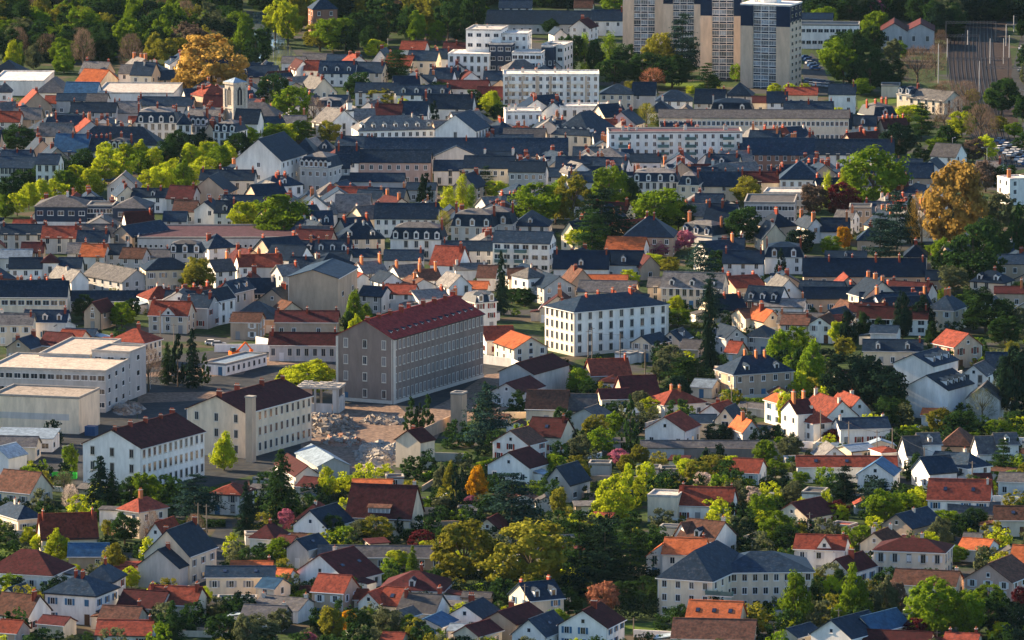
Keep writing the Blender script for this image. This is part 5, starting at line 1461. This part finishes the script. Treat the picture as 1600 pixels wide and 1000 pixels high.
# ------------------------------------------------------------ fill the gaps: more roofs in the old town, more shrubs in the gardens
EXCL = [[(215,540),(800,545),(905,575),(760,640),(690,700),(560,760),(100,775),(60,560)], [(1455,20),(1620,20),(1620,280),(1540,270),(1500,150)], [(380,10),(480,10),(480,120),(380,120)],
        [(290,930),(320,800),(380,800),(340,930)], [(1255,80),(1300,80),(1320,165),(1250,165)], [(1335,150),(1410,150),(1410,172),(1335,172)], [(950,885),(1040,885),(1040,995),(950,995)], [(690,40),(890,40),(890,122),(690,126)], [(0,345),(0,300),(370,235),(370,275),(190,300),(40,345)]]
def inside(x, y, pg):
    c = False; n = len(pg)
    for i in range(n):
        (xa, ya), (xb, yb) = pg[i], pg[i-1]
        if (ya > y) != (yb > y) and x < (xb-xa)*(y-ya)/(yb-ya)+xa: c = not c
    return c
GRID = {}
for (x, y, r_) in FOOT: GRID.setdefault((int(x//30), int(y//30)), []).append((x, y, r_))
def free(x, y, r_):
    for i in (-1, 0, 1):
        for j in (-1, 0, 1):
            for (a, c, q) in GRID.get((int(x//30)+i, int(y//30)+j), []):
                if (x-a)**2 + (y-c)**2 < (r_+q)**2: return False
    return True
def addfoot(x, y, r_): GRID.setdefault((int(x//30), int(y//30)), []).append((x, y, r_)); FOOT.append((x, y, r_))
nf = 0; FILL = []
for i in range(16000):
    py = rnd.uniform(96, 560); px = rnd.uniform(-20, 1620)
    if py > 505 and not (px < 240 or 900 < px < 1100 or px > 1250): continue
    if any(inside(px, py, e) for e in EXCL): continue
    if py < 125 and px < 700: continue
    if py < 200 and 880 < px < 1260: continue
    if px > 1260 and py < 210: continue
    if px > 1460 and py < 420: continue
    P = at(px, py)
    old = py < 430
    w_ = rnd.choice((rnd.uniform(7, 12), rnd.uniform(9, 18))) if old else rnd.uniform(8, 15); h = rnd.uniform(3.2, 7); d = rnd.uniform(8, 11)
    if not free(P.x, P.y, min(w_*.35, 6)): continue
    s = scl(P)
    rot = rnd.choice((-20, -12, -4, -3, 6, 14, 24, 32) if old else (-14, -26, -6, 5, 24)); T = rnd.choice('RRRRGGGHP' if old else 'RRRGGH')
    if T == 'G': w_ = min(w_, 10)
    ye = py - h*s; r_ = rnd.uniform(2.6, 4.2); k = CAMH/P.y
    yr = ye - r_*s - (d/2*k*s if T != 'G' else 0)
    X0, X1 = px-w_*s/2-4, px+w_*s/2+4
    bad = False
    for (a, c, t, b2, Y) in ITEMS:
        if Y < P.y or c < X0 or a > X1 or b2 < yr-3 or t > py: continue
        ov = (min(c, X1)-max(a, X0))*(min(b2, py)-max(t, yr-3))
        if ov > .14*(c-a)*(b2-t): bad = True; break
    if bad: continue
    wk = rnd.choice('wwcggbb'); rk = rnd.choice('ssssssnngglllmr' if old else 'sssgnnlmrb')
    fl = []
    nc = rnd.choice((0, 1, 2, 2, 3)); 
    if nc: fl.append('c%d' % nc); fl.append('C' + rnd.choice('rrrow'))
    if rnd.random() < .2: fl.append('d%d' % rnd.choice((1, 2, 3)))
    NOITEM = True
    FILL.append(house(T, px-w_*s/2, px+w_*s/2, ye, yr, h, d, rot, wk, rk, ','.join(fl)))
    addfoot(P.x, P.y+d/2, min(w_*.32, 6)); nf += 1
    if nf > 380: break
NOITEM = True
ns = 0; SHEDS = []
for i in range(5000):
    py = rnd.uniform(560, 1010); px = rnd.uniform(-10, 1610)
    if any(inside(px, py, e) for e in EXCL): continue
    P = at(px, py)
    if not free(P.x, P.y, 3.2): continue
    s = scl(P); w_ = rnd.uniform(3.5, 7); h = rnd.uniform(2.2, 2.6); d = rnd.uniform(3, 5); ye = py - h*s; T = rnd.choice('RGSF'); yr = ye - 1.2*s
    X0, X1 = px-w_*s/2-2, px+w_*s/2+2; bad = False
    for (a, c, t, b2, Y) in ITEMS:
        if Y < P.y or c < X0 or a > X1 or b2 < yr or t > py: continue
        if (min(c, X1)-max(a, X0))*(min(b2, py)-max(t, yr)) > .1*(c-a)*(b2-t): bad = True; break
    if bad: continue
    SHEDS.append(house(T, px-w_*s/2, px+w_*s/2, ye, yr, h, d, rnd.choice((-14, -30, 5, 24)), rnd.choice('wcggb'), rnd.choice('gzmbrl'), 'x' if rnd.random() < .5 else 'h0', cat='garden shed', name='garden_shed', group='sheds and garages in the gardens'))
    addfoot(P.x, P.y+d/2, 3.2); ns += 1
    if ns > 75: break
print('sheds', ns)
for r in REG:
    if r['o'] in SHEDS: r['group'] = None; r['cat'] = 'garden shed'; r['kind'] = 'shed'; r['words'] = (r['words'][0], 'shed with', r['words'][1], 'roof')
print('filler houses', nf)
# wood at the top left and top: a mass nobody could count
def mass(name, label, spots, cols):
    """spots: (x, y, w, h) metres; one object made of many crowns"""
    V = []; F = []; MI = []; off = 0
    cache = {}
    for me in PROTO['D'] + PROTO['U'] + PROTO['S'] + PROTO['B']:
        co = np.empty(len(me.vertices)*3); me.vertices.foreach_get('co', co); cache[me.name] = co.reshape(-1, 3)
    for (x, y, w_, h_, kind, ci) in spots:
        me = rnd.choice(PROTO[kind]); co = cache[me.name]; a = rnd.uniform(0, 6.28); ca, sa = math.cos(a), math.sin(a)
        q = np.stack([(co[:, 0]*ca - co[:, 1]*sa)*w_ + x, (co[:, 0]*sa + co[:, 1]*ca)*w_ + y, co[:, 2]*h_], 1)
        V.append(q); MI.append(np.full(len(co)//4, ci)); 
    V = np.concatenate(V); n = len(V)//4
    me = bpy.data.meshes.new(name); me.vertices.add(4*n); me.vertices.foreach_set('co', V.ravel()); me.loops.add(4*n); me.loops.foreach_set('vertex_index', np.arange(4*n))
    me.polygons.add(n); me.polygons.foreach_set('loop_start', np.arange(0, 4*n, 4)); me.polygons.foreach_set('loop_total', np.full(n, 4))
    for c in cols: me.materials.append(LEAF[c])
    me.polygons.foreach_set('material_index', np.concatenate(MI)); me.update(calc_edges=True)
    o = link(name, me); tag(o, label, name.replace('_', ' '), kind='stuff'); return o
cols = 'dgoyuhe'
spots = []
for i in range(330):
    px = rnd.uniform(-30, 440); py = rnd.uniform(-75, 104)
    if px > 380 and py > 20: continue
    P = at(px, py); w_ = rnd.uniform(9, 15); c = rnd.choice([0,0,0,1,2,4,5,6,0,1]) if py > 0 else rnd.choice([0,0,6,1])
    spots.append((P.x, P.y, w_, rnd.uniform(9, 15), 'B' if c == 4 and rnd.random() < .6 else 'D', c))
mass('wood', 'dense mixed spring wood filling the top left corner', spots, cols)
spots = []
for i in range(240):
    px = rnd.uniform(430, 970); py = rnd.uniform(-75, 12)
    if 440 < px < 760: py += rnd.uniform(0, 45)
    P = at(px, py); c = rnd.choice([0,0,6,6,1,5,2])
    spots.append((P.x, P.y, rnd.uniform(9, 14), rnd.uniform(9, 13), 'D', c))
mass('wood', 'dark trees massed along the top edge beyond the river tower', spots, cols)
spots = []
for i in range(420):
    px = rnd.uniform(1240, 1640); py = rnd.uniform(-75, 34)
    if px > 1590 and rnd.random() < .5: py = rnd.uniform(30, 140); px += 25
    elif 1462 < px < 1490: py = rnd.uniform(0, 60)
    P = at(px, py); c = rnd.choice([0,0,6,6,6,0,5])
    spots.append((P.x, P.y, rnd.uniform(9, 14), rnd.uniform(9, 14), 'D', c))
mass('wood', 'dark trees massed along the top edge right of the tower blocks', spots, cols)
# boundary walls and hedges in the gardens
def bound(i_, px, py, kind):
    P = at(px, py); L = rnd.uniform(7, 20); an = R(rnd.choice((-14, -28, -8, 5, 62, 60, 76))); P2 = Vector((math.cos(an), math.sin(an), 0))*L
    for t in (.1, .5, .9):
        q = P + P2*t
        if not free(q.x, q.y, .6): return False
    if kind == 'w':
        hh = rnd.uniform(1.2, 2); n = Vector((-P2.y, P2.x, 0)).normalized()*.14; b = MB(); k, wn = rnd.choice((('g', 'grey'), ('w', 'white'), ('b', 'tan'), ('c', 'cream')))
        b.slab([n+Vector((0,0,hh)), -n+Vector((0,0,hh)), P2-n+Vector((0,0,hh)), P2+n+Vector((0,0,hh))], hh)
        o = link('garden_wall', b.mesh('garden_wall', [W[k]]), None, P); words = ('low', wn, 'garden wall'); cat = 'garden wall'
    else:
        hh = rnd.uniform(1.4, 2.6); n = int(400 + L*70); ck, wn = rnd.choice((('d', 'dark green'), ('g', 'bright green'), ('e', 'almost black')))
        C = np.stack([NP.uniform(0, L, n), NP.uniform(-.6, .6, n), NP.uniform(0, hh, n)], 1); N = NP.normal(size=(n, 3))*.5 + np.stack([np.zeros(n), np.sign(C[:, 1]), np.full(n, .8)], 1)
        o = link('hedge', quads('hedge', C, N, NP.uniform(.1, .2, n)), None, P, an); o.data.materials.clear(); o.data.materials.append(LEAF[ck]); words = ('clipped', wn, 'hedge'); cat = 'hedge'
    o['category'] = cat; o['group'] = 'garden walls between the plots' if kind == 'w' else 'hedges between the plots'
    REG.append(dict(o=o, x=px, y=py, label=None, kind='bound', cat=cat, group=None, words=words)); return True
nb = 0
for i in range(3000):
    px = rnd.uniform(0, 1590); py = rnd.uniform(600, 1000)
    if any(inside(px, py, e) for e in EXCL): continue
    if bound(i, px, py, 'wh'[nb % 2]): nb += 1
    if nb >= 130: break
# garden greenery
spots = []
for i in range(14000):
    py = rnd.uniform(470, 1040) if rnd.random() < .8 else rnd.uniform(130, 470); px = rnd.uniform(-20, 1620)
    if any(inside(px, py, e) for e in EXCL[:7]): continue
    if py < 640 and px < 1000 and rnd.random() < .75: continue
    P = at(px, py); w_ = rnd.choice((1.5, 2, 2.5, 3.5, 4.5, 5.5, 6.5) if py > 560 else (1.5, 2, 3, 4))
    if not free(P.x, P.y, w_*.35): continue
    spots.append((P.x, P.y, w_, w_*rnd.uniform(.7, 1.1), 'S', rnd.choice([0,0,0,0,0,1,2,3,5,5,6,6])))
    if len(spots) > 1700: break
mass('garden_shrubs', 'countless low shrubs and bushes filling the gardens between the houses', spots, cols)
print('shrubs', len(spots))
# ------------------------------------------------------------ beyond 300 town houses the smallest become one mass of roofs
far = [r for r in REG if r['kind'] == 'house' and r['cat'] == 'house' and r['y'] < 470]
over = len(far) - 296
if over > 0:
    bpy.context.view_layer.update()
    cand = sorted([r for r in far if r['o'] in FILL], key=lambda r: -r['o'].location.y)[:over]
    vs, fs, ms, mats, mi = [], [], [], [], {}
    dead = []
    for r in cand:
        for o in r['o'].children_recursive:
            M = o.matrix_world; off = len(vs); vs += [tuple(M @ v.co) for v in o.data.vertices]
            for p in o.data.polygons:
                m = o.material_slots[p.material_index].material
                if m.name not in mi: mi[m.name] = len(mats); mats.append(m)
                fs.append(tuple(off + i for i in p.vertices)); ms.append(mi[m.name])
            dead.append(o)
        dead.append(r['o']); REG.remove(r)
    me = bpy.data.meshes.new('distant_rooftops'); me.from_pydata(vs, [], fs)
    for m in mats: me.materials.append(m)
    me.polygons.foreach_set('material_index', ms); me.update()
    tag(link('distant_rooftops', me), 'farthest small slate roofs packed between the buildings of the old quarter', 'rooftops', kind='stuff')
    for o in dead: bpy.data.objects.remove(o)
# ------------------------------------------------------------ labels: each says which one
LM = [(570,560,'the dark stone barracks'),(225,715,'the white barracks'),(390,660,'the cream barracks'),(955,510,'the white corner block'),(80,600,'the concrete school'),
 (1055,235,'the long white slab'),(1180,90,'the beige tower blocks'),(1100,70,'the bluish cedar before the towers'),(367,165,'the church belfry'),(770,95,'the stepped white flats'),(860,150,'the striped balcony flats'),(1350,430,'the navy roofed terrace'),(1485,320,'the golden brown plane'),
 (1150,900,'the cream residence'),(330,105,'the golden round tree'),(590,690,'the rubble'),(945,860,'the dark cedar mass'),(1345,600,'the black evergreens'),(1190,590,'the tan stone villa'),
 (1440,590,'the twin white blocks'),(440,340,'the green chestnut dome'),(1108,480,'the tallest black fir'),(783,430,'the narrow black fir'),(330,365,'the mauve roofed hall'),(150,280,'the lime tree row'),(1530,110,'the railway tracks'),
 (760,640,'the blue green cedar'),(1110,700,'the very long grey shed'),(600,790,'the steep brown roof'),(1420,875,'the four window villa'),(1320,725,'the long white bungalow'),(720,235,'the immense hospital roof'),
 (140,320,'the slate clad school'),(1435,55,'the twin gabled workshop'),(380,910,'the cream slate villa'),(490,445,'the windowless tan hall'),(650,360,'the mansion with dormers'),(1090,370,'the three dormer mansion'),
 (1245,265,'the pyramid roofed house'),(45,465,'the long cream building'),(505,15,'the old brick tower'),(800,870,'the olive tree pair'),(1460,940,'the big green tree by the van'),(90,600,'the concrete school'),
 (1180,180,'the striped solar roof'),(240,180,'the white palace'),(890,200,'the huge hipped roof'),(275,425,'the cream barn'),(1080,440,'the cream manor'),(1115,960,'the vivid orange roof'),(815,380,'the navy roofed balcony block'),(300,560,'the pine group by the yard'),
 (40,100,'the white sawtooth warehouse'),(90,980,'the bottom left corner'),(1560,960,'the bottom right corner'),(560,985,'the round pool'),(160,755,'the pines by the white barracks'),(1440,150,'the sunlit cream mansion'),(620,105,'the blue green pine below the wood'),(1580,470,'the right edge'),(1540,700,'the right duplex'),(60,860,'the left edge lawn')]
def dirword(dx, dy):
    if abs(dx) < 14 and abs(dy) < 14: return 'at'
    if abs(dx) > 1.6*abs(dy): return 'left of' if dx < 0 else 'right of'
    if abs(dy) > 1.6*abs(dx): return 'above' if dy < 0 else 'below'
    return ('upper ' if dy < 0 else 'lower ') + ('left of' if dx < 0 else 'right of')
def base_words(r):
    w_ = r['words']
    if r['kind'] == 'house':
        s_ = ' '.join(q for q in (w_[2], w_[0], 'house with', w_[1], 'roof') if q)
        return s_
    return ' '.join(q for q in w_ if q)
TODO = [r for r in REG if not r['label'] and not r['group']]
for r in REG:
    if r['label']: r['o']['label'] = r['label']
    if r['group']: r['o']['group'] = r['group']
GR = {}
for r in TODO:
    b_ = base_words(r); best = sorted((math.hypot(r['x']-x, (r['y']-y)*1.3), x, y, n) for x, y, n in LM)[0]
    r['near'] = best; d_ = dirword(r['x']-best[1], r['y']-best[2])
    if d_ == 'at': d_ = 'beside'
    far = 'just ' if best[0] < 45 and d_ != 'beside' else ''
    GR.setdefault((b_, far + d_ + ' ' + best[3]), []).append(r)
ORD = ['leftmost', 'second from left', 'third from left', 'fourth from left', 'fifth from left', 'sixth from left', 'seventh from left', 'eighth from left', 'ninth from left', 'tenth from left']
used = set()
for (b_, pl), L in GR.items():
    L.sort(key=lambda r: r['x'])
    for i, r in enumerate(L):
        if len(L) == 1: t = b_ + ' ' + pl
        elif len(L) == 2:
            a_, c_ = L
            if abs(a_['y']-c_['y']) > abs(a_['x']-c_['x']): t = ('upper ' if r['y'] == min(a_['y'], c_['y']) else 'lower ') + b_ + ' ' + pl
            else: t = ('left ' if i == 0 else 'right ') + b_ + ' ' + pl
        else: t = ORD[min(i, 9)] + ' ' + b_ + ' ' + pl
        while t in used: t = 'smaller ' + t
        used.add(t); r['o']['label'] = ' '.join(t.split()[:16])
for r in REG:
    if r['group'] and not r['label']:
        L = r['group']
for g_ in set(r['group'] for r in REG if r['group'] and not r['label']):
    L = sorted([r for r in REG if r['group'] == g_ and not r['label']], key=lambda r: r['x'])
    words = ['first','second','third','fourth','fifth','sixth','seventh','eighth','ninth','tenth','eleventh','twelfth','thirteenth','fourteenth','fifteenth','sixteenth','seventeenth','eighteenth','nineteenth','twentieth','twenty-first','twenty-second','twenty-third','twenty-fourth','twenty-fifth','twenty-sixth']
    for i, r in enumerate(L): r['o']['label'] = words[i] + ' from the left of the ' + g_
# groups for repeats without one, kinds by district
nh = 0
for r in REG:
    o = r['o']
    if r['kind'] == 'house' and o['category'] == 'house':
        if r['y'] < 470:
            o['category'] = 'town house'; o.name = 'town_house'; o['group'] = 'slate roofed town houses of the old quarter'
        else: o['group'] = 'houses of the garden suburb'
    if r['kind'] == 'tree' and not r['group']: o['group'] = 'trees standing between the houses'
    if r['kind'] == 'pole': o['group'] = {'pole':'utility poles along the streets','street lamp':'street lamps along the streets','mast':'masts beside the railway'}[r['cat']]
print('counts', len(REG), sum(1 for r in REG if r['kind'] == 'house'), sum(1 for r in REG if r['kind'] == 'tree'), 'objects', len(bpy.data.objects))
